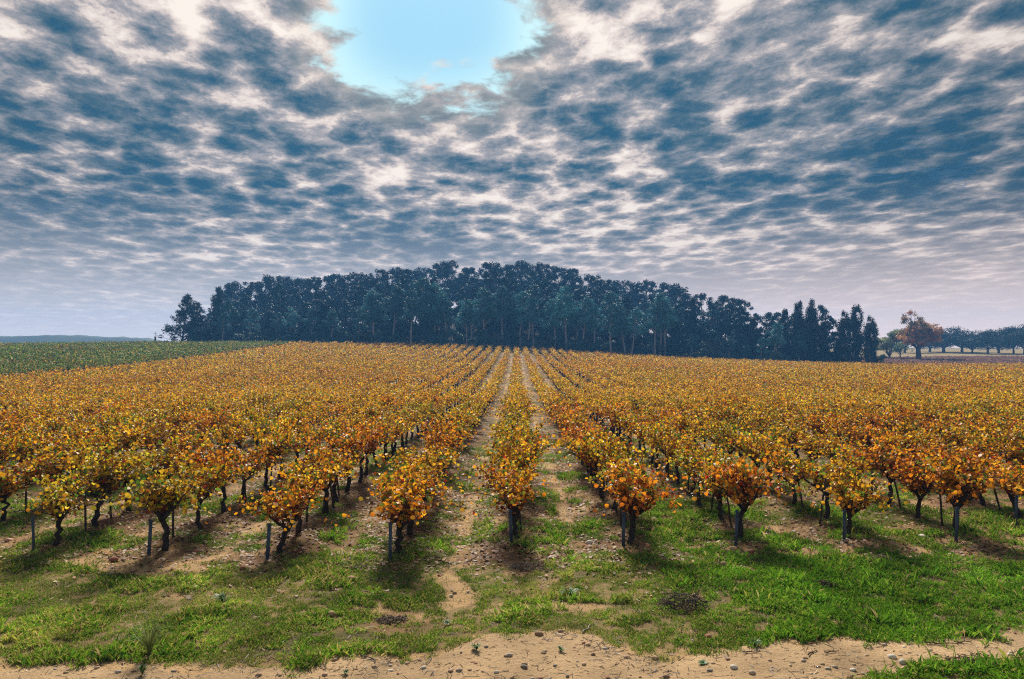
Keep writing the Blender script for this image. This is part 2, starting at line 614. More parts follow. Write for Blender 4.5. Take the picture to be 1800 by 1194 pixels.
# ------------------------------------------------------------------ ground sheet
def axis(fine, lo, hi, step, grow):
    a = list(np.arange(fine[0], fine[1] + 1e-6, step))
    s = step
    while a[-1] < hi:
        s *= grow; a.append(a[-1] + s)
    s = step; b = []
    x = fine[0]
    while x > lo:
        s *= grow; x -= s; b.append(x)
    return np.array(b[::-1] + a)


def build_ground():
    xs = axis((-13, 13), -780, 780, 0.13, 1.035)
    ys = axis((7.5, 22), -55, 790, 0.12, 1.022)
    X, Y = np.meshgrid(xs, ys)
    x = X.ravel(); y = Y.ravel()
    z = height(x, y)
    far = np.hypot(x, y)
    z = z * (1 - sstep(450, 700, far))
    V = np.stack([x, y, z], 1)
    nx, ny = len(xs), len(ys)
    i = np.arange(ny - 1)[:, None] * nx + np.arange(nx - 1)[None, :]
    Q = np.stack([i, i + 1, i + nx + 1, i + nx], -1).reshape(-1, 4)
    g = grassness(x, y)[:, None]
    n = fbm(x * 0.8, y * 0.8, 5, 4)[:, None]
    n2 = fbm(x * 2.6, y * 2.6, 55, 3)[:, None]
    sand = np.array([0.45, 0.285, 0.135]); soil = np.array([0.24, 0.135, 0.066]); litter = np.array([0.16, 0.085, 0.042])
    green = np.array([0.045, 0.07, 0.015]); olive = np.array([0.17, 0.13, 0.05])
    xr = x / ROW
    d = np.abs(xr - np.round(xr))[:, None]
    lane = sstep(0.36, 0.49, d + .12 * (n2 - .5)) * (.35 + .65 * sstep(.35, .6, n)) * sstep(11.0, 13.0, y)[:, None]
    row = sstep(13.0, 14.0, y)[:, None]
    c = soil * (1 - sstep(.42, .6, n)) + sand * sstep(.42, .6, n)
    c = c * (1 - .6 * lane) + sand * 1.05 * .6 * lane
    c = c * (1 - .75 * row * (1 - lane) * sstep(.25, .5, n2)) + litter * (.75 * row * (1 - lane) * sstep(.25, .5, n2))
    gc = green * sstep(.35, .6, n2) + olive * (1 - sstep(.35, .6, n2))
    c = c * (1 - .7 * g) + gc * .7 * g
    tr = in_track(x, y)[:, None]
    c = c * (1 - tr) + (sand * 1.12) * tr
    # under the wood: needle litter; beyond: stubble and dry grass
    fw = sstep(197, 201, y)[:, None]
    wood = fw * (1 - sstep(92, 100, np.abs(x)))[:, None]
    stub = np.array([0.30, 0.22, 0.10])
    c = c * (1 - fw) + stub * fw
    c = c * (1 - wood) + np.array([0.05, 0.04, 0.025]) * wood
    red = (sstep(205, 212, y) * (1 - sstep(262, 272, y)) * sstep(92, 98, x))[:, None]
    c = c * (1 - red) + np.array([0.24, 0.12, 0.10]) * red
    me = mesh_np('ground', V, [Q], c, smooth=True)
    tag(obj('ground', me, M_EARTH), kind='structure')


build_ground()


def build_track():
    """the bare sandy track along the headland, a sheet a few millimetres proud of the ground"""
    xs = np.arange(-14, 14.01, 0.13)
    mid_n = 13
    far = track_far(xs) + (fbm(xs * 1.1, np.full_like(xs, 9.5) * 1.1, 41, 4) - 0.5) * 1.1 - 0.12
    nearr = np.maximum(track_near(xs) + (fbm(xs * 1.1, np.full_like(xs, 9.0) * 1.1, 41, 4) - 0.5) * 0.66 + 0.12, 6.5)
    far = np.maximum(far, nearr + 0.15)
    T = np.linspace(0, 1, mid_n)
    Yg = nearr[None, :] * (1 - T[:, None]) + far[None, :] * T[:, None]
    Xg = np.broadcast_to(xs[None, :], Yg.shape)
    x = Xg.ravel(); y = Yg.ravel()
    V = np.stack([x, y, height(x, y) + 0.006], 1)
    nx = len(xs)
    i = np.arange(mid_n - 1)[:, None] * nx + np.arange(nx - 1)[None, :]
    Q = np.stack([i, i + 1, i + nx + 1, i + nx], -1).reshape(-1, 4)
    n = fbm(x * 1.7, y * 1.7, 77, 4)[:, None]
    rut = np.exp(-((y - 8.95 - .06 * x) / .16) ** 2)[:, None]
    c = np.array([0.50, 0.335, 0.18]) * (0.55 + 0.8 * n) * (1 - .18 * rut)
    tag(obj('dirt_track', mesh_np('dirt_track', V, [Q], c, smooth=True), M_EARTH), kind='structure')


build_track()

# ------------------------------------------------------------------ grapevines
PAL = np.array([[0.70, 0.365, 0.014], [0.60, 0.24, 0.009], [0.78, 0.52, 0.03], [0.36, 0.11, 0.010], [0.14, 0.22, 0.02], [0.42, 0.045, 0.016], [0.15, 0.07, 0.022]])
PAL_P = np.array([0.33, 0.15, 0.18, 0.05, 0.16, 0.03, 0.10])
PAL_GREEN = np.array([[0.08, 0.17, 0.02], [0.16, 0.25, 0.025], [0.42, 0.32, 0.05], [0.50, 0.25, 0.03], [0.04, 0.08, 0.02]])
PAL_GREEN_P = np.array([0.34, 0.22, 0.15, 0.11, 0.18])


def leaf_cols(n, pal=PAL, p=PAL_P, jit=0.42):
    i = rng.choice(len(pal), n, p=p / p.sum())
    return pal[i] * rng.uniform(1 - jit, 1 + jit, (n, 1)) * rng.uniform(0.93, 1.07, (n, 3))


def grow_vine(n_arm=2, spread=0.5, droop=0.5, h=0.62, n_cane=7, end_open=False):
    """returns woody MB, leaf centres, leaf normals"""
    wd = MB()
    lean = rng.normal(0, 0.05, 2)
    k = 7
    t = np.linspace(0, 1, k)
    tw = rng.normal(0, 0.022, (k, 2)); tw[0] = 0
    tp = np.stack([lean[0] * t + tw[:, 0], lean[1] * t + tw[:, 1], h * t - 0.06], 1)
    wd.tube(tp, 0.043 * (1.35 - 0.45 * t) * rng.uniform(.85, 1.2), 8, jit=0.35)
    C = []; N = []
    ang0 = rng.uniform(-0.5, 0.5) + math.pi / 2
    for a in range(n_arm):
        az = ang0 + a * 2 * math.pi / n_arm + rng.normal(0, 0.35)
        L = rng.uniform(0.28, 0.5) * (0.7 if n_arm > 2 else 1)
        s = np.linspace(0, 1, 5)
        dirv = np.array([math.cos(az), math.sin(az)])
        ap = tp[-1] + np.stack([dirv[0] * L * s, dirv[1] * L * s, 0.04 + (0.22 * s ** 1.2) + rng.normal(0, 0.012, 5)], 1)
        ap[0] = tp[-1] - [0, 0, .03]
        wd.tube(ap, 0.036 * (1.15 - 0.5 * s), 6, jit=0.35)
        for c in range(n_cane):
            b = ap[rng.integers(1, 5)]
            caz = rng.uniform(0, 2 * math.pi)
            side = np.array([math.cos(caz), math.sin(caz)])
            out = rng.uniform(0.15, 1.0) * spread
            LL = rng.uniform(0.6, 1.15)
            u = np.linspace(0, 1, 9)
            up = LL * rng.uniform(.6, 1.0)
            lat = .63
            wild = c >= n_cane - 2                      # long unruly shoots
            if wild:
                LL = rng.uniform(.9, 1.3); out = rng.uniform(.6, .95); lat = .8; up = LL * rng.uniform(.2, .75)
            zz = up * (u * 1.25 - droop * rng.uniform(.6, 1.5) * u ** 2.2)
            xy = out * LL * 1.5 * (u ** 1.25)
            cp = b + np.stack([side[0] * xy * lat, side[1] * xy * 1.2, zz], 1) + rng.normal(0, 0.015, (9, 3)) * u[:, None]
            wd.tube(cp, 0.0095 * (1.2 - 0.8 * u), 3, cap=False)
            nl = int(LL * (rng.uniform(16, 26) if wild else rng.uniform(36, 52)))
            q = rng.uniform(0.10, 1.0, nl)
            lp = np.stack([np.interp(q, u, cp[:, i]) for i in range(3)], 1) + rng.normal(0, 0.06, (nl, 3))
            C.append(lp)
            n = rand_unit(nl) * 0.9 + np.array([side[0] * .5, side[1] * .5, 0.55])
            N.append(n / np.linalg.norm(n, axis=1)[:, None])
    return wd, np.concatenate(C), np.concatenate(N)


rng = np.random.default_rng(101)
VINES = []          # (woody mesh, foliage mesh, leaf centres, leaf normals)
for i in range(12):
    if i < 8:
        wd, C, N = grow_vine(2, rng.uniform(.62, .85), rng.uniform(.5, .78), rng.uniform(.56, .68), rng.integers(15, 19))
    else:
        wd, C, N = grow_vine(3, rng.uniform(.7, .95), rng.uniform(.6, .9), rng.uniform(.5, .6), rng.integers(10, 13))
    keep = (C[:, 2] > 0.30)
    C = C[keep]; N = N[keep]
    s = rng.uniform(0.038, 0.086, len(C))
    V, Fc = leaves6(C, N, s)
    col = leaf_cols(len(C))
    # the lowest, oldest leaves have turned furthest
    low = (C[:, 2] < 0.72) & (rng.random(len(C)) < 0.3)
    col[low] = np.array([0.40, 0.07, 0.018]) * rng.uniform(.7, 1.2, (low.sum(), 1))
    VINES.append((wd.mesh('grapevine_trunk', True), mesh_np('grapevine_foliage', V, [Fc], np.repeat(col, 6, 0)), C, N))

rng = np.random.default_rng(102)
TINTS = {'golden': (1.0, 1.0, 1.0, 1), 'orange': (1.05, 0.86, 0.9, 1), 'yellow-green': (0.86, 1.03, 1.1, 1), 'reddish': (1.0, 0.72, 0.85, 1), 'pale gold': (1.06, 1.10, 1.2, 1)}


def vine_positions():
    P = []
    for r in range(-56, 100):
        x0 = r * ROW
        if x0 < -57:
            continue
        y0 = row_end(r) + 0.25
        yend = 196 - 0.0 * abs(r)
        n = int((yend - y0) / STEP)
        for k in range(n):
            P.append((x0, y0 + k * STEP, r, k))
    return P


allv = np.array(vine_positions())
jx = rng.normal(0, 0.05, len(allv)); jy = rng.normal(0, 0.07, len(allv))
vx = allv[:, 0] + jx; vy = allv[:, 1] + jy
vx[allv[:, 3] == 0] = allv[allv[:, 3] == 0, 0]
vz = height(vx, vy)
ppx = 908 + F * vx / vy
seen = (ppx > -280) & (ppx < 2080)
infr = (ppx > -45) & (ppx < 1845)
missing = (rng.random(len(allv)) < 0.035) & (allv[:, 3] > 2)
seen &= ~missing
idx = np.where(seen)[0]
idx = idx[np.argsort(np.hypot(vx[idx], vy[idx]))]
ind = idx[infr[idx]][:300]; rest = np.setdiff1d(idx, ind)

protos = []
for i, (wm, fm, C, N) in enumerate(VINES):
    root = empty('grapevine')
    t = obj('trunk', wm, M_VBARK, root)
    f = obj('foliage', fm, M_VINE, root)
    kids(root, t, f)
    protos.append(root)
used = set()
row_count = {}
for j in sorted(ind, key=lambda j: (allv[j, 2], allv[j, 3])):
    r = int(allv[j, 2]); k = int(allv[j, 3])
    x, y = vx[j], vy[j]
    vi = int(rng.integers(8, 12)) if k == 0 else int(rng.integers(0, 12))
    if vi in used:
        o = copy_thing(protos[vi])
    else:
        o = protos[vi]; used.add(vi)
    o.location = (x, y, float(vz[j]))
    s = rng.uniform(0.92, 1.1)
    o.scale = (s * rng.uniform(.95, 1.1), s * rng.uniform(1.0, 1.12), s * rng.uniform(.93, 1.08))
    o.rotation_euler = (0, 0, rng.normal(0, 0.14) + (math.pi if rng.random() < .5 else 0))
    n = float(fbm(np.array([x * .35]), np.array([y * .22]), 91, 3)[0])
    tone = 'golden'
    if n < 0.35: tone = 'yellow-green'
    elif n > 0.63: tone = 'reddish'
    elif n > 0.585: tone = 'orange'
    elif rng.random() < .25: tone = 'pale gold'
    if (r, k) in ((0, 0), (4, 0), (5, 0), (-2, 0)): tone = 'orange'
    if (r, k) in ((5, 1), (4, 1)): tone = 'reddish'
    tv = np.array(TINTS[tone][:3]) * rng.uniform(.9, 1.08)
    for c in [c for c in o.children if c.name.startswith('foliage')] or [_kids[o.name][1]]:
        c.color = (*tv, 1)
    row_count[r] = row_count.get(r, 0) + 1
    q = row_count[r]
    where = 'centre row' if r == 0 else f"{ORD[abs(r)]} row {'left' if r < 0 else 'right'} of the centre row"
    if -4 <= r <= 5:
        if r == 0:
            lab = f"{tone} grapevine, {ORD[q]} from the near end of the centre row"
        else:
            lab = f"{tone} grapevine, {ORD[q]} from the near end, {where}"
    else:
        lab = f"{tone} grapevine, {ORD[q]} in view along the {where}"
    tag(o, lab, 'grapevine', 'individual grapevines at the near ends of the rows')


def massed_vines(name, xs, ys, zs, pal, pp, label, hgt=1.0, dull=None):
    """the countless farther vines of a field as one mesh of leaves and trunks"""
    VV = []; QQ = []; CC = []; n = 0
    tv = MB()
    dist = np.hypot(xs, ys)
    pick = rng.integers(0, len(VINES), len(xs))
    for vi in range(len(VINES)):
        C0, N0 = VINES[vi][2], VINES[vi][3]
        for lo, hi, cnt, sz in ((0, 62, 420, .12), (62, 95, 240, .155), (95, 140, 125, .20), (140, 900, 70, .26)):
            sel = np.where((pick == vi) & (dist >= lo) & (dist < hi))[0]
            if not len(sel):
                continue
            ii = np.stack([rng.permutation(len(C0))[:cnt] if cnt <= len(C0) else rng.integers(0, len(C0), cnt) for _ in sel])
            a = rng.normal(0, 0.14, len(sel)) + math.pi * rng.integers(0, 2, len(sel))
            c = C0[ii]; nn = N0[ii]
            ca, sa = np.cos(a)[:, None], np.sin(a)[:, None]
            s = rng.uniform(.9, 1.12, len(sel))[:, None] * hgt
            P = np.stack([(c[..., 0] * ca - c[..., 1] * sa) * s + xs[sel][:, None],
                          (c[..., 0] * sa + c[..., 1] * ca) * s + ys[sel][:, None],
                          c[..., 2] * s + zs[sel][:, None]], -1).reshape(-1, 3)
            nr = np.stack([nn[..., 0] * ca - nn[..., 1] * sa, nn[..., 0] * sa + nn[..., 1] * ca, nn[..., 2]], -1).reshape(-1, 3)
            V, Q = quads(P, nr, sz * rng.uniform(.7, 1.25, len(P)), 1.1)
            col = leaf_cols(len(P), pal, pp)
            tone = fbm(xs[sel] * .12, ys[sel] * .06, 17, 3)[:, None, None]
            t3 = 1 + (tone - .5) * np.array([0.2, 0.55, 0.3])
            vig = rng.uniform(.85, 1.12, (len(sel), 1, 1))
            col = (col.reshape(len(sel), -1, 3) * t3 * vig).reshape(-1, 3)
            VV.append(V); QQ.append(Q + n); CC.append(np.repeat(col, 4, 0)); n += len(V)
    # trunks: short dark square-section stems
    nt = len(xs)
    w = 0.05
    corner = np.array([[-w, -w], [w, -w], [w, w], [-w, w]])
    lean = rng.normal(0, .06, (nt, 2))
    B = np.stack([xs[:, None] + corner[:, 0], ys[:, None] + corner[:, 1], np.broadcast_to(zs[:, None] - .05, (nt, 4))], -1)
    T = np.stack([xs[:, None] + corner[:, 0] + lean[:, :1], ys[:, None] + corner[:, 1] + lean[:, 1:], np.broadcast_to(zs[:, None] + .66, (nt, 4))], -1)
    V = np.concatenate([B, T], 1).reshape(-1, 3)
    b = np.arange(nt)[:, None] * 8
    Q = np.concatenate([b + np.array([[i, (i + 1) % 4, 4 + (i + 1) % 4, 4 + i]]) for i in range(4)])
    VV.append(V); QQ.append(Q + n); CC.append(np.tile([0.03, 0.023, 0.02], (len(V), 1)))
    me = mesh_np(name, np.concatenate(VV), [np.concatenate(QQ)], np.concatenate(CC))
    tag(obj(name, me, M_VINEFAR), label, 'vineyard', kind='stuff')


massed_vines('vineyard_foliage', vx[rest], vy[rest], vz[rest], PAL, PAL_P, 'golden autumn vineyard rows running up to the wood')

# the greener parcel left of the golden one
gx = []; gy = []
for i in range(0, 90):
    x0 = -60.5 - i * 2.1
    yy = np.arange(48, 204, 1.35)
    gx.append(np.full(len(yy), x0)); gy.append(yy)
gx = np.concatenate(gx) + rng.normal(0, .06, sum(map(len, gx))); gy = np.concatenate(gy) + rng.normal(0, .1, len(gx))
pg = 908 + F * gx / gy
k = (pg > -260) & (gy < 203 - 0.00 * gx)
gx, gy = gx[k], gy[k]
massed_vines('green_vineyard_foliage', gx, gy, height(gx, gy), PAL_GREEN, PAL_GREEN_P, 'greener vineyard parcel beside the golden one, below the stone cross')

# the reddish parcel on the plain behind
rx = []; ry = []
for y0 in np.arange(212, 268, 1.7):
    xx = np.arange(96, 250, 1.5)
    rx.append(xx); ry.append(np.full(len(xx), y0))
rx = np.concatenate(rx) + rng.normal(0, .45, sum(map(len, rx))); ry = np.concatenate(ry) + rng.normal(0, .1, len(rx))
kk = 908 + F * rx / ry < 2060
rx, ry = rx[kk], ry[kk]
massed_vines('red_vineyard_foliage', rx, ry, height(rx, ry), np.array([[.28, .13, .10], [.33, .20, .13], [.40, .30, .20], [.24, .09, .08]]), np.array([.35, .3, .2, .15]),
             'faded reddish vineyard parcel around the foot of the big oak', hgt=0.6)

rng = np.random.default_rng(103)
# ------------------------------------------------------------------ posts and stakes
def angle_post(hh):
    """L-section steel post with a bent wire tie at its head"""
    mb = MB()
    w, t = 0.048, 0.009
    sec = np.array([[0, 0], [w, 0], [w, t], [t, t], [t, w], [0, w]]) - 0.02
    V = np.concatenate([np.c_[sec, np.full(6, -0.15)], np.c_[sec, np.full(6, hh)]])
    Q = np.array([[i, (i + 1) % 6, 6 + (i + 1) % 6, 6 + i] for i in range(6)])
    mb.add(V, [Q, np.array([[5, 4, 3, 2, 1, 0], [6, 7, 8, 9, 10, 11]])])
    return mb.mesh('end_post')


def wire_tie(hh):
    mb = MB()
    a = np.linspace(0, 5.6, 12)
    mb.tube(np.stack([0.005 + 0.05 * np.cos(a), 0.005 + 0.05 * np.sin(a), hh - 0.05 + 0.004 * a], 1), 0.005, 4)
    return mb.mesh('wire_tie')


POSTS = {-4: (58, 972, 62), -3: (261, 978, 62), -2: (470, 983, 62), -1: (686, 988, 68), 0: (899, 955, 60), 1: (1095, 962, 62), 2: (1292, 960, 64),
         3: (1481, 953, 58), 4: (1676, 952, 62), 5: (1780, 922, 54)}
DESC = {-4: 'leftmost of the row ends', -3: 'at the third row end left of the centre row', -2: 'at the second row end left of the centre row',
        -1: 'at the row end just left of the centre row', 0: 'at the end of the centre row', 1: 'at the row end just right of the centre row',
        2: 'at the second row end right of the centre row', 3: 'at the third row end right of the centre row',
        4: 'at the fourth row end right of the centre row', 5: 'rightmost of the row ends'}
for r, (px, py, hp) in POSTS.items():
    x, y, z = px2ground(px, py)
    hh = hp * y / F
    root = empty('end_post', (x, y, z))
    root.rotation_euler = (rng.normal(0, .03), (-0.06 if r in (-3, -2, 0) else .03) * (1 if r < -1 else -1), rng.uniform(-.3, .3) + math.radians(225))
    obj('post', angle_post(hh), M_POST, root)
    obj('wire_tie', wire_tie(hh), M_IRON, root)
    tag(root, f"blue-grey steel post {DESC[r]}", 'post', 'steel posts at the row ends')

stake_m = []
for i in range(4):
    mb = MB()
    t = np.linspace(0, 1, 5)
    mb.tube(np.stack([rng.normal(0, .006, 5), rng.normal(0, .006, 5), -.12 + t * (1.0 + .1 * i)], 1), 0.022 * (1.1 - .2 * t), 6, jit=.3)
    stake_m.append(mb.mesh('vine_stake', True))
for r in range(-7, 8):
    q = 0
    for k in (1, 2, 3, 4):
        y = row_end(r) + 0.25 + k * STEP - 0.55 + rng.normal(0, .08)
        x = r * ROW + rng.normal(0, .12)
        p = 908 + F * x / y
        if not (15 < p < 1785) or rng.random() < .12:
            continue
        q += 1
        o = obj('vine_stake', stake_m[int(rng.integers(0, 4))], M_STAKE, None, (x, y, float(height(x, y))))
        tl = rng.normal(0, .13)
        o.rotation_euler = (rng.normal(0, .08), tl, rng.uniform(0, 6))
        where = 'centre row' if r == 0 else f"{ORD[abs(r)]} row {'left' if r < 0 else 'right'} of the centre row"
        lean = 'leaning ' if abs(tl) > .12 else ''
        tag(o, f"{lean}dark wooden stake, {ORD[q]} in view along the {where}", 'stake', 'wooden stakes among the vines')

rng = np.random.default_rng(104)
# ------------------------------------------------------------------ trees
def crown_quads(cent, rad, n, size, col, flat=0.75, shell=0.55):
    """leaf clumps: many small faces in each of several lumps"""
    per = np.maximum(8, (n * rad ** 2 / (rad ** 2).sum()).astype(int))
    i = np.repeat(np.arange(len(cent)), per)
    d = rand_unit(len(i))
    rr = rng.random(len(i)) ** shell
    off = d * (rad[i] * rr)[:, None]
    off[:, 2] *= flat
    P = cent[i] + off
    nn = d + rand_unit(len(i)) * .8 + [0, 0, .25]
    nn /= np.linalg.norm(nn, axis=1)[:, None]
    V, Q = quads(P, nn, size * rng.uniform(.6, 1.35, len(P)), 0.8)
    lump = rng.uniform(.5, 1.55, len(cent))[i]
    C = np.asarray(col) * (lump * rng.uniform(.75, 1.25, len(P)))[:, None] * rng.uniform(.92, 1.08, (len(P), 3))
    return V, Q, np.repeat(C, 4, 0)


def limb(mb, a, b, r0, r1, sag=0.1, k=6):
    t = np.linspace(0, 1, k)[:, None]
    L = np.linalg.norm(b - a)
    mid = (a + b) / 2 + rng.normal(0, sag * L * .5, 3) + [0, 0, sag * L * .3]
    P = (1 - t) ** 2 * a + 2 * t * (1 - t) * mid + t ** 2 * b
    mb.tube(P, r0 + (r1 - r0) * t[:, 0], 6, jit=.15)


def make_pine(H=14., bare=.5, wide=.24, n=3000, col=(.04, .075, .05), size=.42, style='round', nc=26):
    wd = MB()
    k = 9
    t = np.linspace(0, 1, k)
    lean = rng.normal(0, .06, 2) * H
    wob = np.cumsum(rng.normal(0, .006 * H, (k, 2)), 0); wob[0] = 0
    top = H * .93
    tp = np.stack([lean[0] * t ** 1.5 + wob[:, 0], lean[1] * t ** 1.5 + wob[:, 1], top * t - .3], 1)
    wd.tube(tp, H * .0155 * (1.25 - 1.05 * t), 8, jit=.15)
    cents = []; rads = []
    for i in range(nc):
        f = rng.uniform(0, 1)
        z = H * (bare + (1 - bare) * (.08 + .86 * f))
        if style == 'round':
            w = wide * H * math.sin(math.pi * min(1, .22 + f * .72)) ** .7
        elif style == 'cone':
            w = wide * H * (1.05 - f) ** .8
        else:
            w = wide * H * (.8 + .4 * rng.random()) * (1 - .75 * f ** 3)
        az = rng.uniform(0, 2 * math.pi); q = w * rng.uniform(.25, 1.0)
        ax = np.array([np.interp(z, tp[:, 2], tp[:, 0]), np.interp(z, tp[:, 2], tp[:, 1])])
        c = np.array([ax[0] + q * math.cos(az), ax[1] + q * math.sin(az), z])
        cents.append(c); rads.append(H * rng.uniform(.05, .095) * (1.15 - .35 * f))
        zb = max(H * bare * .75, z - q * rng.uniform(.5, 1.1))
        ab = np.array([np.interp(zb, tp[:, 2], tp[:, 0]), np.interp(zb, tp[:, 2], tp[:, 1]), zb])
        if i % 2 == 0:
            limb(wd, ab, c, H * .0055, H * .002)
    cents.append(np.array([tp[-1, 0], tp[-1, 1], H * .95])); rads.append(H * .06)
    # a few dead stubs on the bare trunk
    for i in range(4):
        z = H * rng.uniform(bare * .5, bare)
        a = np.array([np.interp(z, tp[:, 2], tp[:, 0]), np.interp(z, tp[:, 2], tp[:, 1]), z])
        az = rng.uniform(0, 6.28)
        limb(wd, a, a + H * rng.uniform(.05, .12) * np.array([math.cos(az), math.sin(az), rng.uniform(.1, .7)]), H * .003, H * .001)
    V, Q, C = crown_quads(np.array(cents), np.array(rads), n, size, col)
    return wd.mesh('pine_trunk', True), mesh_np('pine_crown', V, [Q], C)


def make_cypress(H=12., wide=1.4, n=3200, ragged=.12, col=(.004, .018, .026)):
    wd = MB()
    t = np.linspace(0, 1, 6)
    wd.tube(np.stack([rng.normal(0, .05, 6), rng.normal(0, .05, 6), -.2 + t * H * .9], 1), .2 * (1.1 - t), 7, jit=.2)
    for i in range(6):
        z = rng.uniform(.3, .8) * H; az = rng.uniform(0, 6.28)
        limb(wd, np.array([0, 0, z]), np.array([math.cos(az) * wide * .6, math.sin(az) * wide * .6, z + wide * 1.4]), .05, .015)
    nc = 120
    f = rng.random(nc)
    prof = np.interp(f, [0, .08, .3, .6, .85, 1], [.72, .95, 1, .97, .82, .42])
    az = rng.uniform(0, 6.28, nc)
    rr = wide * prof * rng.uniform(.45, 1 + ragged, nc)
    cents = np.stack([rr * np.cos(az) * .75, rr * np.sin(az) * .75, .25 + f * H * .97], 1)
    rads = wide * rng.uniform(.30, .46, nc) * (.6 + .4 * prof)
    V, Q, C = crown_quads(cents, rads, n, .30, col, flat=1.9)
    return wd.mesh('cypress_trunk', True), mesh_np('cypress_crown', V, [Q], C)


def make_broad(H=12., wide=6., fork=.28, n=3600, cols=((.03, .06, .03),), size=.42, gaps=.6, nc=44, trunk_r=.5, low=.35, flat=.7, lim=12):
    wd = MB()
    k = 6
    t = np.linspace(0, 1, k)
    fz = H * fork
    tp = np.stack([rng.normal(0, .06, k) * t, rng.normal(0, .06, k) * t, -.3 + (fz + .3) * t], 1)
    wd.tube(tp, trunk_r * (1.3 - .45 * t), 9, jit=.2)
    cents = []; rads = []
    limbs = []
    for i in range(lim):
        az = i * 2.4 + rng.normal(0, .3); el = rng.uniform(.35, 1.35)
        L = rng.uniform(.5, .78) * (H - fz)
        e = tp[-1] + L * np.array([math.cos(az) * math.cos(el) * wide / (H - fz) * 1.1, math.sin(az) * math.cos(el) * wide / (H - fz) * 1.1, math.sin(el)])
        limb(wd, tp[-1] - [0, 0, .1 * H * fork], e, trunk_r * .42, trunk_r * .12, .18, 7)
        limbs.append(e)
    for i in range(nc):
        b = limbs[i % lim]
        d = rand_unit(1)[0]
        c = b + d * np.array([wide * .38, wide * .38, H * .15])
        c[2] = np.clip(c[2], H * low, H * .96)
        rad = np.hypot(c[0], c[1])
        mx = wide * math.sqrt(max(.12, 1 - max(0, (c[2] - H * .5) / (H * .52)) ** 2))
        if rad > mx:
            c[:2] *= mx / rad
        cents.append(c); rads.append(rng.uniform(.10, .2) * wide * gaps * 1.3)
        if i % 2:
            limb(wd, b * .7 + tp[-1] * .3, c, trunk_r * .12, trunk_r * .04, .1, 4)
    cents = np.array(cents); rads = np.array(rads)
    ci = rng.integers(0, len(cols), len(cents))
    V, Q, C = crown_quads(cents, rads, n, size, (1, 1, 1), flat=flat)
    # colour by lump
    per = np.maximum(8, (n * rads ** 2 / (rads ** 2).sum()).astype(int))
    cc = np.repeat(np.array(cols)[ci], per * 4, 0)
    return wd.mesh('broadleaf_trunk', True), mesh_np('broadleaf_crown', V, [Q], C * cc)


def make_shrub(H=3., wide=2., n=900, col=(.03, .055, .035), size=.32):
    wd = MB()
    cents = []; rads = []
    for i in range(11):
        az = rng.uniform(0, 6.28); q = wide * rng.uniform(.1, .8); z = H * rng.uniform(.25, .85) * (1 - .35 * (q / wide))
        c = np.array([q * math.cos(az), q * math.sin(az), z])
        limb(wd, np.array([0, 0, -.1]), c, .05, .015)
        cents.append(c); rads.append(H * rng.uniform(.16, .3))
    V, Q, C = crown_quads(np.array(cents), np.array(rads), n, size, col)
    return wd.mesh('shrub_stems', True), mesh_np('shrub_foliage', V, [Q], C)


PROTOS = []


def proto(name, meshes, bark, leaf, crown='crown', stem='trunk'):
    root = empty(name)
    a = obj(stem, meshes[0], bark, root)
    b = obj(crown, meshes[1], leaf, root)
    kids(root, a, b)
    PROTOS.append([root, False])
    return PROTOS[-1]


def plant(pr, x, y, z, s, rot=None, tint=None, sz=None):
    root, was = pr
    o = copy_thing(root) if was else root
    pr[1] = True
    o.location = (x, y, z)
    o.scale = (s, s, sz or s)
    o.rotation_euler = (0, 0, rng.uniform(0, 6.28) if rot is None else rot)
    if tint is not None:
        for c in ([c for c in o.children] if was else _kids[o.name]):
            c.color = (*tint, 1)
    return o


def at(px, Y):
    x = (px - 908) / F * Y
    return x, Y, float(terrain(x, Y))


def ztop(py, Y):
    return EYE + (605 - py) * Y / F


SKYLINE = np.array([(278, 580), (300, 545), (325, 517), (345, 532), (362, 520), (382, 502), (398, 497), (412, 494), (445, 495), (462, 490), (480, 483), (500, 487),
                    (520, 489), (550, 481), (575, 482), (600, 474), (640, 472), (660, 465), (700, 465), (735, 468), (770, 459), (815, 464), (860, 457), (900, 461), (950, 461),
                    (985, 470), (1030, 471), (1055, 485), (1080, 486), (1120, 486), (1150, 489), (1175, 493), (1195, 506), (1215, 524), (1245, 516), (1265, 519), (1300, 524),
                    (1335, 528), (1355, 540), (1380, 545), (1400, 536), (1425, 527), (1445, 540), (1462, 570)], float)


def sky_y(px):
    return float(np.interp(px, SKYLINE[:, 0], SKYLINE[:, 1]))


DK = (.004, .034, .062)  # blue of the distance haze is mixed into these needle colours
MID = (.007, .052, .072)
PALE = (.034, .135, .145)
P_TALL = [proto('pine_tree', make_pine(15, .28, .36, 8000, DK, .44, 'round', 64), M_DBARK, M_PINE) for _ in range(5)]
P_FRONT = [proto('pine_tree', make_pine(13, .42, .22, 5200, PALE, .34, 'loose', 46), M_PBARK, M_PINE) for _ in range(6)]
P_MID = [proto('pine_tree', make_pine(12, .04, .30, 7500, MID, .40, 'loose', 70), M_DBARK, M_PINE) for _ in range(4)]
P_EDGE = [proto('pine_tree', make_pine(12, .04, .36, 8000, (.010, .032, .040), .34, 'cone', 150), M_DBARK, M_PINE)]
P_CYP = [proto('cypress_tree', make_cypress(12, w_, 11000, rg), M_DBARK, M_PINE) for w_, rg in ((1.35, .1), (1.55, .15), (1.65, .25))]
P_SHRUB = [proto('shrub', make_shrub(3.4, 2.3, 1500, (.022, .042, .032)), M_DBARK, M_PINE, 'foliage', 'stems') for _ in range(4)]

rng = np.random.default_rng(105)
wood = []
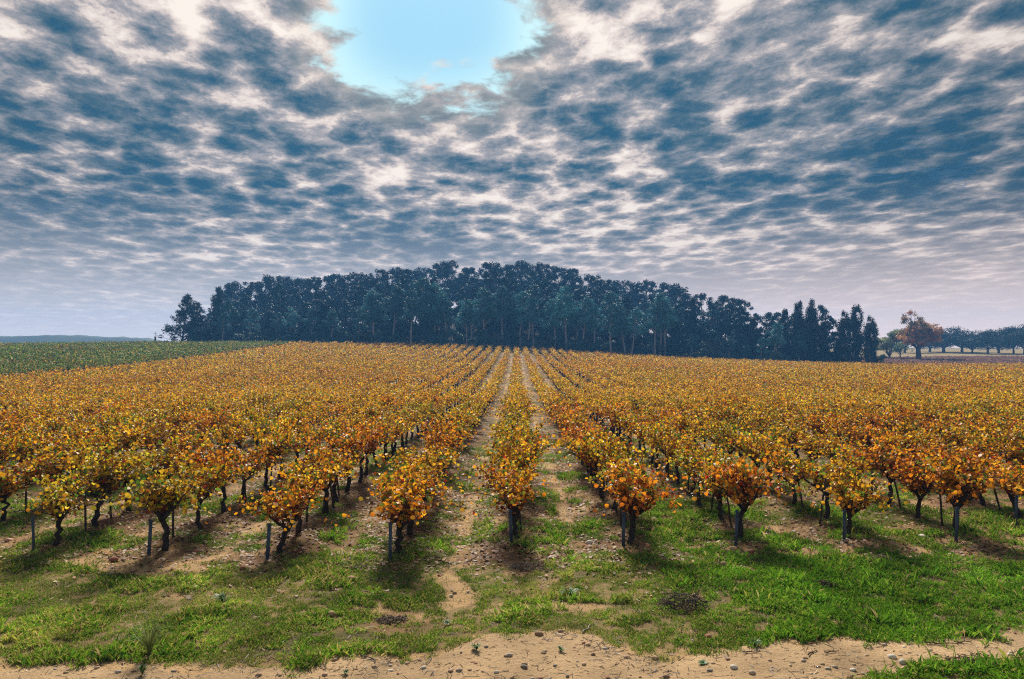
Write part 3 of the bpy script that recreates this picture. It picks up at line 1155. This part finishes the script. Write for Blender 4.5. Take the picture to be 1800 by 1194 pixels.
# back tier: the skyline
for px in np.concatenate([np.arange(392, 1210, 20.0), np.arange(1232, 1340, 36.0)]):
    px = px + rng.uniform(-9, 9)
    Y = rng.uniform(245, 285) if px < 1190 else rng.uniform(222, 245)
    x, y, z = at(px, Y)
    top = ztop(sky_y(px) + 14 * (float(vnoise(px / 46.0, 0.5, 77)) - .38) + rng.uniform(-3, 4), Y)
    H = max(7, top - z)
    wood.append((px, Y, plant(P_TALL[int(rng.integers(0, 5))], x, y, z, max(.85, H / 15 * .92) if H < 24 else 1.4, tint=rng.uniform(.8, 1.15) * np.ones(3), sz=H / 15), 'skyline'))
# middle tier
for px in np.concatenate([np.arange(350, 1200, 19.0), np.arange(1205, 1455, 19.0)]):
    px = px + rng.uniform(-9, 9)
    Y = rng.uniform(212, 238) if px < 1200 else rng.uniform(207, 222)
    x, y, z = at(px, Y)
    lo = sky_y(px)
    top = ztop(lo + (rng.uniform(10, 52) if px < 1200 else rng.uniform(2, 26)), Y)
    H = max(4, top - z)
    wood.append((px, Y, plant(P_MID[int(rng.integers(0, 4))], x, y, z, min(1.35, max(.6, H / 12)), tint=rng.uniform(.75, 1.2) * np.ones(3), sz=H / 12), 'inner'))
# front tier: pale slender trunks on the vineyard edge
for px in np.concatenate([np.arange(384, 640, 34.0), np.arange(650, 1195, 19.5), np.arange(1215, 1400, 30.0)]):
    px = px + rng.uniform(-15, 15)
    Y = rng.uniform(201.5, 211)
    x, y, z = at(px, Y)
    base = 605 + F * (EYE - z) / Y
    hp = rng.uniform(70, 118) if px < 1195 else rng.uniform(45, 75)
    if px < 640: hp = rng.uniform(55, 85)
    H = hp * Y / F
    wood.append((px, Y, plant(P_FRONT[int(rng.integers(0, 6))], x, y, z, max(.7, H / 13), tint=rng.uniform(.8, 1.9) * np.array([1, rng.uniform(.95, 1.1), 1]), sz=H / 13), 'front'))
# the ragged pine at the wood's tip and its neighbour
x, y, z = at(318, 205)
o = plant(P_EDGE[0], x, y, z, 1.3, tint=(1, 1, 1), sz=(ztop(514, 205) - z) / 12)
tag(o, 'lone ragged pine at the very tip of the wood beside the stone cross', 'tree', 'pines of the wood')
x, y, z = at(352, 209)
o = plant(P_EDGE[0], x, y, z, 1.1, rot=2.0, tint=(1, 1.05, 1), sz=(ztop(528, 209) - z) / 12)
tag(o, 'dark bushy pine just behind the ragged pine at the tip of the wood', 'tree', 'pines of the wood')
x, y, z = at(384, 212)
o = plant(P_EDGE[0], x, y, z, 1.15, rot=4.0, tint=(1, 1.1, 1), sz=(ztop(501, 212) - z) / 12)
tag(o, 'pointed dark pine, third tree in from the tip of the wood', 'tree', 'pines of the wood')
TXT = {'skyline': 'tall dark pine on the wood skyline, {} from its left end', 'inner': 'dense green pine inside the wood, {} from its left end',
       'front': 'slender pale-trunked pine on the wood front edge, {} from its left end'}
for kind_, txt in TXT.items():
    for i, (px, Y, o, kd) in enumerate(sorted([w_ for w_ in wood if w_[3] == kind_], key=lambda w_: w_[0])):
        tag(o, txt.format(ORD[i + 1]), 'tree', 'pines of the wood')

rng = np.random.default_rng(106)
# cypresses
CYP = [(1217, 214, 526, 600, 0, 1.0, 'slim cypress standing alone in front of the pale pines of the wood'),
       (1323, 205, 560, 628, 0, 1.0, 'short cypress among the bushes, well left of the cypress pair'),
       (1379, 205, 545, 632, 0, 1.0, 'slim cypress just left of the tall cypress pair'),
       (1402, 203, 534, 634, 1, 1.25, 'left tree of the tall cypress pair at the wood end'),
       (1426, 203, 529, 635, 2, 1.2, 'right tree of the tall cypress pair at the wood end'),
       (1446, 202, 566, 636, 0, .9, 'short cypress between the tall pair and the dark clump of three'),
       (1483, 201, 549, 638, 2, 1.2, 'left column of the dark cypress clump of three'),
       (1504, 202, 540, 638, 1, 1.35, 'middle and tallest column of the dark cypress clump of three'),
       (1528, 201, 558, 639, 2, 1.2, 'right column of the dark cypress clump of three'),
       (1471, 200.5, 598, 639, 1, .8, 'low dark cypress at the left foot of the clump of three')]
for px, Y, ty, by, v, sx, lab in CYP:
    x, y, z = at(px, Y)
    o = plant(P_CYP[v], x, y, z, sx, tint=(.9, .95, .95), sz=(ztop(ty, Y) - z) / 12)
    tag(o, lab, 'tree', 'cypresses at the edge of the wood')

# shrubs along the wood's foot
sh = []
for px in np.concatenate([np.arange(345, 1470, 14.0)]):
    px = px + rng.uniform(-6, 6)
    Y = rng.uniform(201, 213)
    x, y, z = at(px, Y)
    s = rng.uniform(.7, 1.75)
    tn = np.array([.8, 1.2, 1.25]) * rng.uniform(.7, 1.7)
    if px > 1240 and rng.random() < .45:
        tn = np.array([2.2, 2.1, 1.9])
    sh.append((px, plant(P_SHRUB[int(rng.integers(0, 4))], x, y, z, s, tint=tn), tn[0] > 1.5))
q1 = q2 = 0
for px, o, pale in sorted(sh, key=lambda a: a[0]):
    if pale:
        q1 += 1
        tag(o, f"pale grey-green bush at the wood foot, {ORD[q1]} pale one from the left", 'shrub', 'shrubs along the foot of the wood')
    else:
        q2 += 1
        tag(o, f"dark shrub under the pines, {ORD[q2]} dark one from the left", 'shrub', 'shrubs along the foot of the wood')
for px, Y, s, tn, lab in ((1549, 202, 1.1, (3.2, 3.0, 1.6), 'yellowish leafy bush at the right foot of the dark cypress clump'),
                          (1541, 200, .75, (1.1, 1.1, 1.0), 'small dark bush against the rightmost cypress'),
                          (1460, 214, 1.6, (3.2, 3.4, 3.2), 'pale silvery bush glimpsed between the two cypress clumps'),
                          (222, 206, .55, (1.2, 1.2, 1.2), 'small lone bush on the skyline left of the stone cross'),
                          (1456, 203, .9, (1.8, 1.9, 1.7), 'grey-green bush beneath the silvery one between the cypress clumps')):
    x, y, z = at(px, Y)
    tag(plant(P_SHRUB[int(rng.integers(0, 4))], x, y, z, s, tint=tn), lab, 'shrub')

rng = np.random.default_rng(107)
# trees of the plain
ORANGE = ((.50, .25, .07), (.42, .18, .05), (.40, .27, .09), (.18, .14, .05))
oak = proto('oak_tree', make_broad(16, 7.0, .22, 15000, ORANGE, .42, .85, 190, .75, .22, lim=14), M_DBARK, M_VINE)
x, y, z = at(1612, 250)
tag(plant(oak, x, y, z, 1.05, rot=.6, tint=(1, 1, 1), sz=(ztop(541, 250) - z) / 16), 'big rust-leaved oak standing alone in the reddish field', 'tree')
P_DOME = [proto('broadleaf_tree', make_broad(11, 8.6, .17, 8500, ((.02, .045, .045), (.028, .055, .05)), .46, 1.05, 105, .45, .13, lim=12), M_DBARK, M_PINE) for _ in range(3)]
P_LIGHT = [proto('broadleaf_tree', make_broad(11, 5.0, .1, 5500, ((.20, .22, .07), (.14, .18, .07)), .4, .95, 70, .3, .06, lim=11), M_DBARK, M_PINE)]
PLAIN = [(1561, 258, 574, 1.35, 'L', (1.5, 1.5, 1.2), 'pale yellow-green tree between the cypress clump and the rusty oak'),
         (1588, 335, 574, 1.05, 'D', (1, 1, 1), 'dark rounded tree half hidden behind the rusty oak on its left'),
         (1580, 285, 598, .85, 'L', (.9, 1.2, 1.5), 'small bluish tree low behind the rusty oak'),
         (1656, 338, 568, 1.45, 'D', (1, 1, 1), 'broad dark domed tree just right of the rusty oak'),
         (1688, 346, 575, 1.2, 'D', (1.05, 1.05, 1), 'dark domed tree with a level top, second right of the oak'),
         (1706, 322, 585, .8, 'D', (.95, 1, 1), 'lower dark tree, third right of the oak'),
         (1733, 318, 574, .85, 'D', (.85, .9, .9), 'dark spreading tree, first of the dark group at the right'),
         (1752, 330, 568, 1.05, 'D', (.8, .85, .9), 'dark spreading tree, second of the dark group at the right'),
         (1778, 322, 569, .8, 'D', (.8, .9, .9), 'dark spreading tree, third of the dark group at the right'),
         (1797, 312, 562, 1.05, 'D', (.75, .85, .85), 'dark tree cut by the right frame edge'),
         (1832, 320, 566, 1.0, 'D', (.8, .88, .88), 'dark tree beyond the right frame edge, first after the one it cuts'),
         (1868, 326, 570, 1.1, 'D', (.8, .9, .88), 'dark tree beyond the right frame edge, second after the one it cuts'),
         (1632, 352, 580, 1.1, 'D', (1, 1, 1), 'dark tree seen through the right side of the oak crown')]
for px, Y, ty, s, kd, tn, lab in PLAIN:
    x, y, z = at(px, Y)
    pr = P_LIGHT[0] if kd == 'L' else P_DOME[int(rng.integers(0, 3))]
    tag(plant(pr, x, y, z, s, tint=tn, sz=(ztop(ty, Y) - z) / 11), lab, 'tree')

# ------------------------------------------------------------------ stone wayside cross
def build_cross():
    x, y, z = at(271, 207)
    root = empty('wayside_cross', (x, y, z + .2))
    mb = MB()
    for h0, h1, w_ in ((-.6, .35, .95), (.35, .65, .65)):
        V = np.array([[sx * w_, sy * w_, h] for h in (h0, h1) for sx, sy in ((-1, -1), (1, -1), (1, 1), (-1, 1))])
        mb.add(V, [np.array([[0, 1, 5, 4], [1, 2, 6, 5], [2, 3, 7, 6], [3, 0, 4, 7], [4, 5, 6, 7], [3, 2, 1, 0]])])
    obj('plinth', mb.mesh('plinth'), M_CROSSSTONE, root)
    mb = MB()
    a = np.array([.65, .72, .8, 2.3, 2.36, 2.5, 2.56])
    mb.tube(np.stack([a * 0, a * 0, a], 1), np.array([.34, .34, .27, .24, .32, .32, .2]), 12)
    obj('pillar', mb.mesh('pillar'), M_CROSSSTONE, root)
    mb = MB()
    mb.tube(np.array([[0, 0, 2.5], [0, 0, 3.8]]), .05, 6)
    mb.tube(np.array([[-.4, 0, 3.35], [.4, 0, 3.35]]), .05, 6)
    for e in ((-.4, 3.35), (.4, 3.35), (0, 3.8)):
        q = np.linspace(0, 6.28, 9)
        mb.tube(np.stack([e[0] + .07 * np.cos(q), q * 0, e[1] + .07 * np.sin(q)], 1), .02, 4)
    obj('cross', mb.mesh('cross'), M_IRON, root)
    tag(root, 'wayside cross on a stone pillar beside the tip of the wood', 'monument')


build_cross()

# ------------------------------------------------------------------ distant wooded ridge
def build_hills():
    xs = np.arange(-720, -270, 3.0)
    prof = 4 + np.interp(xs, [-720, -580, -500, -440, -405, -370, -325, -280], [4, 4.5, 6.5, 8.0, 8.4, 7.0, 5.0, -5]) + (fbm(xs * .06, xs * 0, 61, 4) - .5) * 2.6
    V = []; rows = [(-40, -6), (-15, .35), (0, .9), (18, 1.0), (50, .6), (100, -6)]
    for dy, f in rows:
        zz = prof * f + (fbm(xs * .16, xs * 0 + dy, 63, 3) - .5) * 1.6 if f > 0 else np.full_like(xs, f)
        V.append(np.stack([xs, 640 + dy + xs * 0, zz], 1))
    nx = len(xs)
    i = np.arange(len(rows) - 1)[:, None] * nx + np.arange(nx - 1)[None, :]
    Q = np.stack([i, i + 1, i + nx + 1, i + nx], -1).reshape(-1, 4)
    tag(obj('hills', mesh_np('hills', np.concatenate(V), [Q]), M_HILL), kind='structure')


build_hills()

rng = np.random.default_rng(108)
# ------------------------------------------------------------------ grass, litter, gravel
def sample(n, x0, x1, y0, y1, near_bias=True):
    u = rng.random(n)
    y = 1 / (1 / y0 + (1 / y1 - 1 / y0) * u) if near_bias else y0 + (y1 - y0) * u
    x = rng.uniform(x0, x1, n)
    return x, y


def in_frame(x, y, m=480):
    p = 908 + F * x / y
    return (p > -m) & (p < 1800 + m)


def build_grass():
    x, y = sample(2600000, -15, 15, 6.6, 34.0)
    ok = in_frame(x, y)
    x, y = x[ok], y[ok]
    clump = fbm(x * 7, y * 7, 101, 2)
    g = grassness(x, y) + 0.05 * (1 - in_track(x, y))
    ok = rng.random(len(x)) < g * sstep(.25, .6, clump)
    x, y = x[ok], y[ok]
    clump = clump[ok]
    z = height(x, y)
    n = len(x)
    lush = sstep(0.5, 4.5, x) * (1 - sstep(13.5, 15, y)) * .7 + .35 * sstep(13.6, 14.6, y) + .25 * sstep(.45, .65, fbm(x * .8, y * .8, 105, 3))
    tall = fbm(x * 1.3, y * 1.3, 111, 3)
    h = (0.020 + .05 * sstep(.4, .75, tall) + .035 * lush) * rng.uniform(.55, 1.4, n)
    w = rng.uniform(.0022, .0052, n)
    a = rng.uniform(0, 6.28, n); la = rng.uniform(0, 6.28, n); ln = rng.uniform(.2, 1.1, n) * h
    h = np.where(rng.random(n) < .04, h * 1.9, h)
    dx, dy = np.cos(a) * w, np.sin(a) * w
    V = np.stack([np.stack([x - dx, y - dy, z - .004], 1), np.stack([x + dx, y + dy, z - .004], 1),
                  np.stack([x + dx * .7 + np.cos(la) * ln * .45, y + dy * .7 + np.sin(la) * ln * .45, z + h * .68], 1),
                  np.stack([x + np.cos(la) * ln * 1.1, y + np.sin(la) * ln * 1.1, z + h * .95], 1)], 1).reshape(-1, 3)
    q = np.arange(n * 4).reshape(-1, 4)
    pal = np.array([[.15, .33, .015], [.22, .38, .03], [.075, .20, .015], [.34, .36, .05], [.50, .38, .15]])
    pg = rng.random(n)
    dry = np.clip(.56 - .6 * lush, .06, .9) * (.5 + fbm(x * 1.1, y * 1.1, 121, 3))
    ci = np.where(pg < dry * .45, 4, np.where(pg < dry, 3, rng.integers(0, 3, n)))
    c = pal[ci] * rng.uniform(.7, 1.3, (n, 1)) * (.45 + 1.1 * fbm(x * 2.3, y * 2.3, 151, 3))[:, None] * np.where(fbm(x * .9, y * .9, 161, 3) > .5, 1.1, .9)[:, None]
    me = mesh_np('grass', V, [q], np.repeat(c, 4, 0))
    tag(obj('grass', me, M_GRASS), 'short patchy green and straw-coloured grass on the headland', 'grass', kind='stuff')
    print('grass blades', n)


def build_litter():
    x, y = sample(170000, -26, 26, 11.5, 45.0)
    ok = in_frame(x, y); x, y = x[ok], y[ok]
    xr = x / ROW; d = np.abs(xr - np.round(xr))
    p = sstep(12.4, 14.0, y) * (1 - .6 * sstep(.34, .48, d)) * 1.0 + .06
    p = p * (.35 + 1.0 * fbm(x * .9, y * .9, 131, 3))
    ok = rng.random(len(x)) < p * .65
    x, y = x[ok], y[ok]
    n = len(x)
    P = np.stack([x, y, height(x, y) + rng.uniform(.005, .03, n)], 1)
    nn = rand_unit(n) * .45 + [0, 0, 1]; nn /= np.linalg.norm(nn, axis=1)[:, None]
    V, Q = quads(P, nn, rng.uniform(.05, .11, n), 1.1)
    pal = np.array([[.24, .12, .05], [.34, .19, .08], [.16, .075, .035], [.44, .22, .04], [.36, .09, .03], [.46, .34, .2]])
    c = pal[rng.choice(6, n, p=[.36, .24, .26, .08, .03, .03])] * rng.uniform(.7, 1.2, (n, 1))
    tag(obj('fallen_leaves', mesh_np('fallen_leaves', V, [Q], np.repeat(c, 4, 0)), M_LITTER), 'brown fallen vine leaves scattered under the rows', 'leaves', kind='stuff')


def pebble_verts(n, sub=0):
    ico = np.array([[0, 0, 1], [.894, 0, .447], [.276, .851, .447], [-.724, .526, .447], [-.724, -.526, .447], [.276, -.851, .447],
                    [.724, .526, -.447], [-.276, .851, -.447], [-.894, 0, -.447], [-.276, -.851, -.447], [.724, -.526, -.447], [0, 0, -1]])
    fc = np.array([[0, 1, 2], [0, 2, 3], [0, 3, 4], [0, 4, 5], [0, 5, 1], [1, 6, 2], [2, 7, 3], [3, 8, 4], [4, 9, 5], [5, 10, 1],
                   [6, 7, 2], [7, 8, 3], [8, 9, 4], [9, 10, 5], [10, 6, 1], [11, 7, 6], [11, 8, 7], [11, 9, 8], [11, 10, 9], [11, 6, 10]])
    return ico, fc


STC = np.array([[.50, .34, .20], [.42, .27, .17], [.62, .52, .40], [.36, .17, .11], [.40, .32, .24]])


def build_gravel():
    x, y = sample(26000, -11, 11, 8.2, 24.0)
    ok = in_frame(x, y); x, y = x[ok], y[ok]
    tr = in_track(x, y); g = grassness(x, y)
    p = (.14 + .42 * tr) * (1 - .85 * g) * (.3 + fbm(x * 1.4, y * 1.4, 141, 3) * 1.2)
    ok = rng.random(len(x)) < p
    x, y = x[ok], y[ok]
    n = len(x)
    ico, fc = pebble_verts(1)
    s = .006 + .035 * rng.random(n) ** 8
    sc = np.stack([s * rng.uniform(.8, 1.4, n), s * rng.uniform(.8, 1.4, n), s * rng.uniform(.45, .8, n)], 1)
    P = np.stack([x, y, height(x, y) + sc[:, 2] * .35], 1)
    V = (ico[None] * sc[:, None] * rng.uniform(.8, 1.2, (n, 12, 1)) + P[:, None]).reshape(-1, 3)
    Fx = (np.arange(n)[:, None, None] * 12 + fc[None]).reshape(-1, 3)
    c = STC[rng.choice(5, n, p=[.4, .22, .14, .1, .14])] * rng.uniform(.7, 1.15, (n, 1))
    tag(obj('gravel', mesh_np('gravel', V, [Fx], np.repeat(c, 12, 0), True), M_PEBBLE), 'loose grit and small pebbles on the sandy ground', 'gravel', kind='stuff')


def build_debris():
    x, y = sample(60000, -11, 11, 8.2, 17.0)
    ok = in_frame(x, y); x, y = x[ok], y[ok]
    p = (.10 + .5 * sstep(.5, .72, fbm(x * 1.6, y * 1.6, 171, 4))) * (1 - .5 * grassness(x, y))
    ok = rng.random(len(x)) < p; x, y = x[ok], y[ok]
    n = len(x)
    a = rng.uniform(0, 6.28, n); L = rng.uniform(.012, .07, n); wd = rng.uniform(.002, .006, n)
    d = np.stack([np.cos(a) * L, np.sin(a) * L, rng.normal(0, .15, n) * L], 1)
    q = np.stack([-np.sin(a) * wd, np.cos(a) * wd, a * 0], 1)
    c = np.stack([x, y, height(x, y) + .012], 1)
    V = np.stack([c - d - q, c + d - q, c + d * .9 + q + [0, 0, .004], c - d * .9 + q + [0, 0, .004]], 1).reshape(-1, 3)
    pal = np.array([[.07, .045, .03], [.13, .085, .05], [.36, .27, .15], [.48, .38, .22], [.20, .12, .06]])
    col = pal[rng.choice(5, n, p=[.32, .26, .14, .1, .18])] * rng.uniform(.7, 1.2, (n, 1))
    tag(obj('debris', mesh_np('debris', V, [np.arange(n * 4).reshape(-1, 4)], np.repeat(col, 4, 0)), M_LITTER), 'bits of straw, bark and twig strewn on the bare soil', 'debris', kind='stuff')


build_grass()
build_debris()
build_litter()
build_gravel()

rng = np.random.default_rng(109)
# ------------------------------------------------------------------ single stones
TAN, RED, WHITE, GREY, PINK = (.48, .31, .17), (.34, .13, .08), (.66, .58, .47), (.22, .19, .16), (.50, .27, .18)
STONES = [(199, 988, 16, RED, 'flat reddish-tan stone below the third row end on the left'),
          (194, 1013, 13, TAN, 'tan stone just nearer than the flat reddish one'),
          (234, 1006, 11, PINK, 'pinkish stone beside two tan stones at left'),
          (426, 1002, 11, RED, 'brick-red stone just left of the second steel post'),
          (507, 1006, 13, TAN, 'rounded tan stone in grass right of the second post on the left'),
          (583, 1083, 16, TAN, 'large rounded tan stone alone in the left grass'),
          (343, 1035, 10, WHITE, 'whitish chip on the bare sandy patch at left'),
          (186, 953, 10, TAN, 'tan stone between the first two row ends on the left'),
          (12, 954, 12, PINK, 'pale stone at the left frame edge under the vines'),
          (445, 914, 12, PINK, 'pinkish stone beneath the vines right of a trunk at left'),
          (617, 1021, 17, TAN, 'oval tan stone left of the nearest steel post'),
          (947, 1116, 16, (.36, .22, .12), 'brown stone where the grass meets the sandy track'),
          (921, 1176, 13, GREY, 'dark grey stone on the track below centre'),
          (1163, 1044, 10, TAN, 'small tan stone left of the dark brush heap'),
          (1150, 1158, 13, TAN, 'flattish tan stone on the track edge right of centre'),
          (873, 1182, 10, WHITE, 'white stone on the track left of the dark grey stone'),
          (745, 1174, 10, WHITE, 'white stone on the track well left of centre'),
          (927, 986, 11, PINK, 'pinkish stone just nearer than the centre post'),
          (1003, 969, 11, TAN, 'tan stone between the centre post and the next post right'),
          (1036, 955, 13, WHITE, 'pale stone between the centre row and the next row right'),
          (737, 970, 11, WHITE, 'pale angular stone right of the nearest steel post'),
          (1618, 946, 17, WHITE, 'large white stone under the vines at right'),
          (1288, 968, 16, TAN, 'tan stone at the foot of the second post right of centre'),
          (1270, 993, 13, TAN, 'tan stone in the grass nearer than the second right post'),
          (1255, 996, 10, TAN, 'smaller tan stone touching the left of the tan grass stone'),
          (1243, 1120, 15, RED, 'dark red stone at the grass edge right of centre'),
          (1288, 1175, 14, WHITE, 'white stone on the track right of the green rosette weed'),
          (1320, 1183, 13, (.55, .42, .3), 'cream stone near the bottom edge right of the white stone'),
          (1602, 1095, 11, PINK, 'pinkish stone in the grass fringe at right'),
          (1564, 1156, 16, WHITE, 'flat white stone on the track at right, the farther of two'),
          (1583, 1164, 16, WHITE, 'flat white stone on the track at right, the nearer of two'),
          (1496, 1178, 11, WHITE, 'round white stone near the bottom edge at right'),
          (1318, 971, 12, RED, 'red stone in grass right of the second right post'),
          (1483, 951, 15, (.58, .42, .3), 'long pale stone at the foot of the third right post'),
          (1062, 1140, 9, WHITE, 'small white stone in the thin grass right of centre'),
          (395, 1150, 9, TAN, 'small tan stone on the track edge at left'),
          (690, 1150, 9, TAN, 'small tan stone among the straw left of centre')]
ico, ifc = pebble_verts(1)


def make_stone(w_, col):
    bm_v = ico.copy(); f = ifc
    # one subdivision for rounder stones
    ed = {}; V = list(bm_v); NF = []
    for a, b, c in f:
        m = []
        for p, q in ((a, b), (b, c), (c, a)):
            kx = (min(p, q), max(p, q))
            if kx not in ed:
                v = V[p] + V[q]; V.append(v / np.linalg.norm(v)); ed[kx] = len(V) - 1
            m.append(ed[kx])
        NF += [(a, m[0], m[2]), (b, m[1], m[0]), (c, m[2], m[1]), (m[0], m[1], m[2])]
    V = np.array(V)
    V = V * (1 + .28 * (vnoise(V[:, 0] * 1.6 + rng.uniform(0, 50), V[:, 1] * 1.6 + V[:, 2] * 1.9, 5) - .5)[:, None])
    V = V * np.array([1, rng.uniform(.65, .95), rng.uniform(.5, .72)]) * w_ / 2
    return mesh_np('stone', V, [np.array(NF)], np.tile(np.array(col) * rng.uniform(.9, 1.1), (len(V), 1)), True)


for px, py, wp, col, lab in STONES:
    x, y, z = px2ground(px, py)
    w_ = wp * y / F
    o = obj('stone', make_stone(w_, col), M_STONE, None, (x, y, z + w_ * .15))
    o.rotation_euler = (rng.normal(0, .1), rng.normal(0, .1), rng.normal(0, .5))
    tag(o, lab, 'stone', 'loose stones on the headland')

# ------------------------------------------------------------------ sticks, brush, weeds
STICKS = [(1030, 1108, 30, 1.1, (.42, .36, .28), 'pale crooked stick in the grass just right of centre'), (648, 1160, 34, 2.5, (.16, .12, .09), 'thin dark stick on the straw left of centre'),
          (897, 1080, 28, .6, (.12, .09, .07), 'short dark stick in the grass straight below the centre post'), (1425, 1150, 24, .7, (.10, .075, .055), 'dark stick at the grass edge, left of another short one'),
          (1459, 1147, 22, .2, (.10, .075, .055), 'short dark stick lying level on the track at right'), (1649, 1134, 40, -.1, (.11, .08, .06), 'longest dark stick on the track at right'),
          (1688, 1128, 26, .1, (.11, .08, .06), 'dark stick just right of the longest one on the track'), (1319, 1148, 26, .05, (.13, .10, .075), 'dark stick on sand left of the track middle'),
          (655, 1020, 34, -.5, (.30, .24, .18), 'pale forked twig near the nearest steel post'), (1705, 958, 22, 1.2, (.40, .33, .25), 'pale twig beside the fourth right post'),
          (640, 985, 40, 2.8, (.34, .28, .22), 'pale bent pruning left of the nearest post')]


def make_stick(L, col):
    mb = MB()
    t = np.linspace(0, 1, 6)
    p = np.stack([(t - .5) * L, rng.normal(0, .03, 6) * L, .012 + .012 * rng.random(6)], 1)
    mb.tube(p, .008 * (1.2 - .6 * t), 5, np.array(col), .2)
    a = p[3]
    mb.tube(np.stack([a, a + [L * .1, L * .1, .01], a + [L * .16, L * .22, .03]]), [.005, .004, .002], 4, np.array(col))
    return mb.mesh('fallen_stick', True)


for px, py, wp, rot, col, lab in STICKS:
    x, y, z = px2ground(px, py)
    o = obj('fallen_stick', make_stick(wp * 1.25 * y / F, col), M_TWIG, None, (x, y, z + .004))
    o.rotation_euler = (0, 0, rot)
    tag(o, lab, 'stick', 'fallen sticks')


def make_brush(w_, n, hgt, cols):
    mb = MB()
    for i in range(n):
        a = rng.uniform(0, 6.28); q = w_ * .5 * rng.random() ** .6
        c = np.array([q * math.cos(a), q * math.sin(a) * .6, hgt * rng.random() * (1 - q / w_)])
        d = rand_unit(1)[0] * np.array([1, .8, .35]); L = w_ * rng.uniform(.15, .4)
        t = np.linspace(-.5, .5, 4)[:, None]
        p = c + d * L * t + rng.normal(0, .06 * L, (4, 3)); p[:, 2] = np.abs(p[:, 2]) + .005
        mb.tube(p, .006 * np.array([1.2, 1, .8, .4]), 4, np.array(cols[i % len(cols)]) * rng.uniform(.7, 1.2), cap=False)
    return mb.mesh('brush_heap', True)


for px, py, wp, hg, cols, lab in ((1200, 1066, 92, .22, ((.06, .045, .035), (.12, .085, .06)), 'large tangled heap of dark prunings in the grass'),
                                  (605, 1000, 80, .08, ((.14, .10, .075), (.26, .2, .15)), 'flat scatter of grey prunings left of the nearest post'),
                                  (690, 1092, 58, .05, ((.12, .085, .06), (.24, .17, .11)), 'small flat heap of dark twigs in the left grass'),
                                  (1444, 1032, 42, .12, ((.12, .075, .045), (.18, .12, .08)), 'brown tuft of dead stems in the lush grass at right'),
                                  (1540, 988, 60, .14, ((.20, .14, .09), (.3, .22, .14)), 'pale heap of dead stems nearer than the third right post'),
                                  (1705, 1166, 90, .12, ((.14, .095, .06), (.22, .15, .09)), 'low mat of brown dead stems on the track edge at right'),
                                  (925, 1000, 62, .10, ((.20, .14, .09), (.32, .25, .17)), 'tuft of dry straw just nearer than the centre post')):
    x, y, z = px2ground(px, py)
    o = obj('brush_heap', make_brush(wp * y / F, 130, hg, cols), M_TWIG, None, (x, y, z))
    tag(o, lab, 'brush heap')


def weed(name, n, L, up, col, wl, leafy=False):
    mb = MB()
    for i in range(n):
        a = rng.uniform(0, 6.28)
        d = np.array([math.cos(a), math.sin(a)]) * L * rng.uniform(.4, 1)
        h = up * rng.uniform(.5, 1)
        t = np.array([0, .35, .7, 1.0])
        p = np.stack([d[0] * t ** 1.2, d[1] * t ** 1.2, h * np.sin(t * 1.9) + .004], 1)
        s = np.array([-d[1], d[0]]) / (np.linalg.norm(d) + 1e-9)
        wd_ = wl * np.array([.35, 1, .8, .05])
        V = np.concatenate([np.c_[p[:, :2] - s * wd_[:, None], p[:, 2]], np.c_[p[:, :2] + s * wd_[:, None], p[:, 2]]])
        mb.add(V, [np.array([[i_, i_ + 1, i_ + 5, i_ + 4] for i_ in range(3)])], np.array(col) * rng.uniform(.7, 1.25))
    return mb.mesh(name)


for px, py, n, L, up, col, wl, lab in ((1235, 1166, 16, .10, .03, (.06, .15, .04), .016, 'green rosette weed on the bare track right of centre'),
                                       (250, 1188, 40, .10, .12, (.07, .14, .02), .006, 'dense green grass tussock at the bottom edge at left'),
                                       (606, 1092, 0, 0, 0, None, 0, ''),
                                       (262, 1158, 90, .34, .48, (.16, .19, .05), .0035, 'tall wispy yellow-green weed at the left track edge'),
                                       (838, 1144, 34, .10, .09, (.06, .15, .02), .008, 'dark green tussock where grass meets track left of centre'),
                                       (985, 1145, 22, .09, .06, (.06, .16, .025), .009, 'small green tussock on thin grass right of centre'),
                                       (608, 1186, 18, .07, .05, (.07, .16, .03), .009, 'little green weed at the bottom edge left of centre'),
                                       (785, 1098, 14, .10, .05, (.10, .18, .09), .014, 'grey-green rosette weed in the grass left of centre'),
                                       (1000, 1050, 60, .22, .14, (.07, .17, .02), .008, 'lush dark green grass tussock right of the centre post'),
                                       (390, 1060, 50, .2, .12, (.06, .13, .02), .008, 'dark green grass tussock in the left grass'),
                                       (1325, 1135, 34, .14, .08, (.08, .18, .02), .008, 'green tussock hanging over the track edge right of centre')):
    if not n:
        continue
    x, y, z = px2ground(px, py)
    tag(obj('weed_plant', weed('weed_plant', n, L, up, col, wl), M_LITTER if False else M_GRASS, None, (x, y, z)), lab, 'weed')

for root, was in PROTOS:               # a kind that no spot drew is not left standing at the origin
    if not was:
        for c in _kids[root.name]:
            bpy.data.objects.remove(c)
        bpy.data.objects.remove(root)

# ------------------------------------------------------------------ haze
def build_haze():
    me = bpy.data.meshes.new('haze')
    x0, x1, y0, y1, z0, z1 = -900, 900, -70, 850, -9, 40
    V = [(x, y, z) for z in (z0, z1) for x, y in ((x0, y0), (x1, y0), (x1, y1), (x0, y1))]
    me.from_pydata(V, [], [(0, 1, 5, 4), (1, 2, 6, 5), (2, 3, 7, 6), (3, 0, 4, 7), (4, 5, 6, 7), (3, 2, 1, 0)])
    m, w, out = base_mat('hazy_air')
    v = w.n('ShaderNodeVolumePrincipled')
    v.inputs['Color'].default_value = (0.15, 0.45, 0.95, 1)
    v.inputs['Density'].default_value = 0.00052
    v.inputs['Anisotropy'].default_value = 0.2
    w.t.links.new(v.outputs[0], out.inputs['Volume'])
    tag(obj('haze', me, m), kind='stuff')


build_haze()
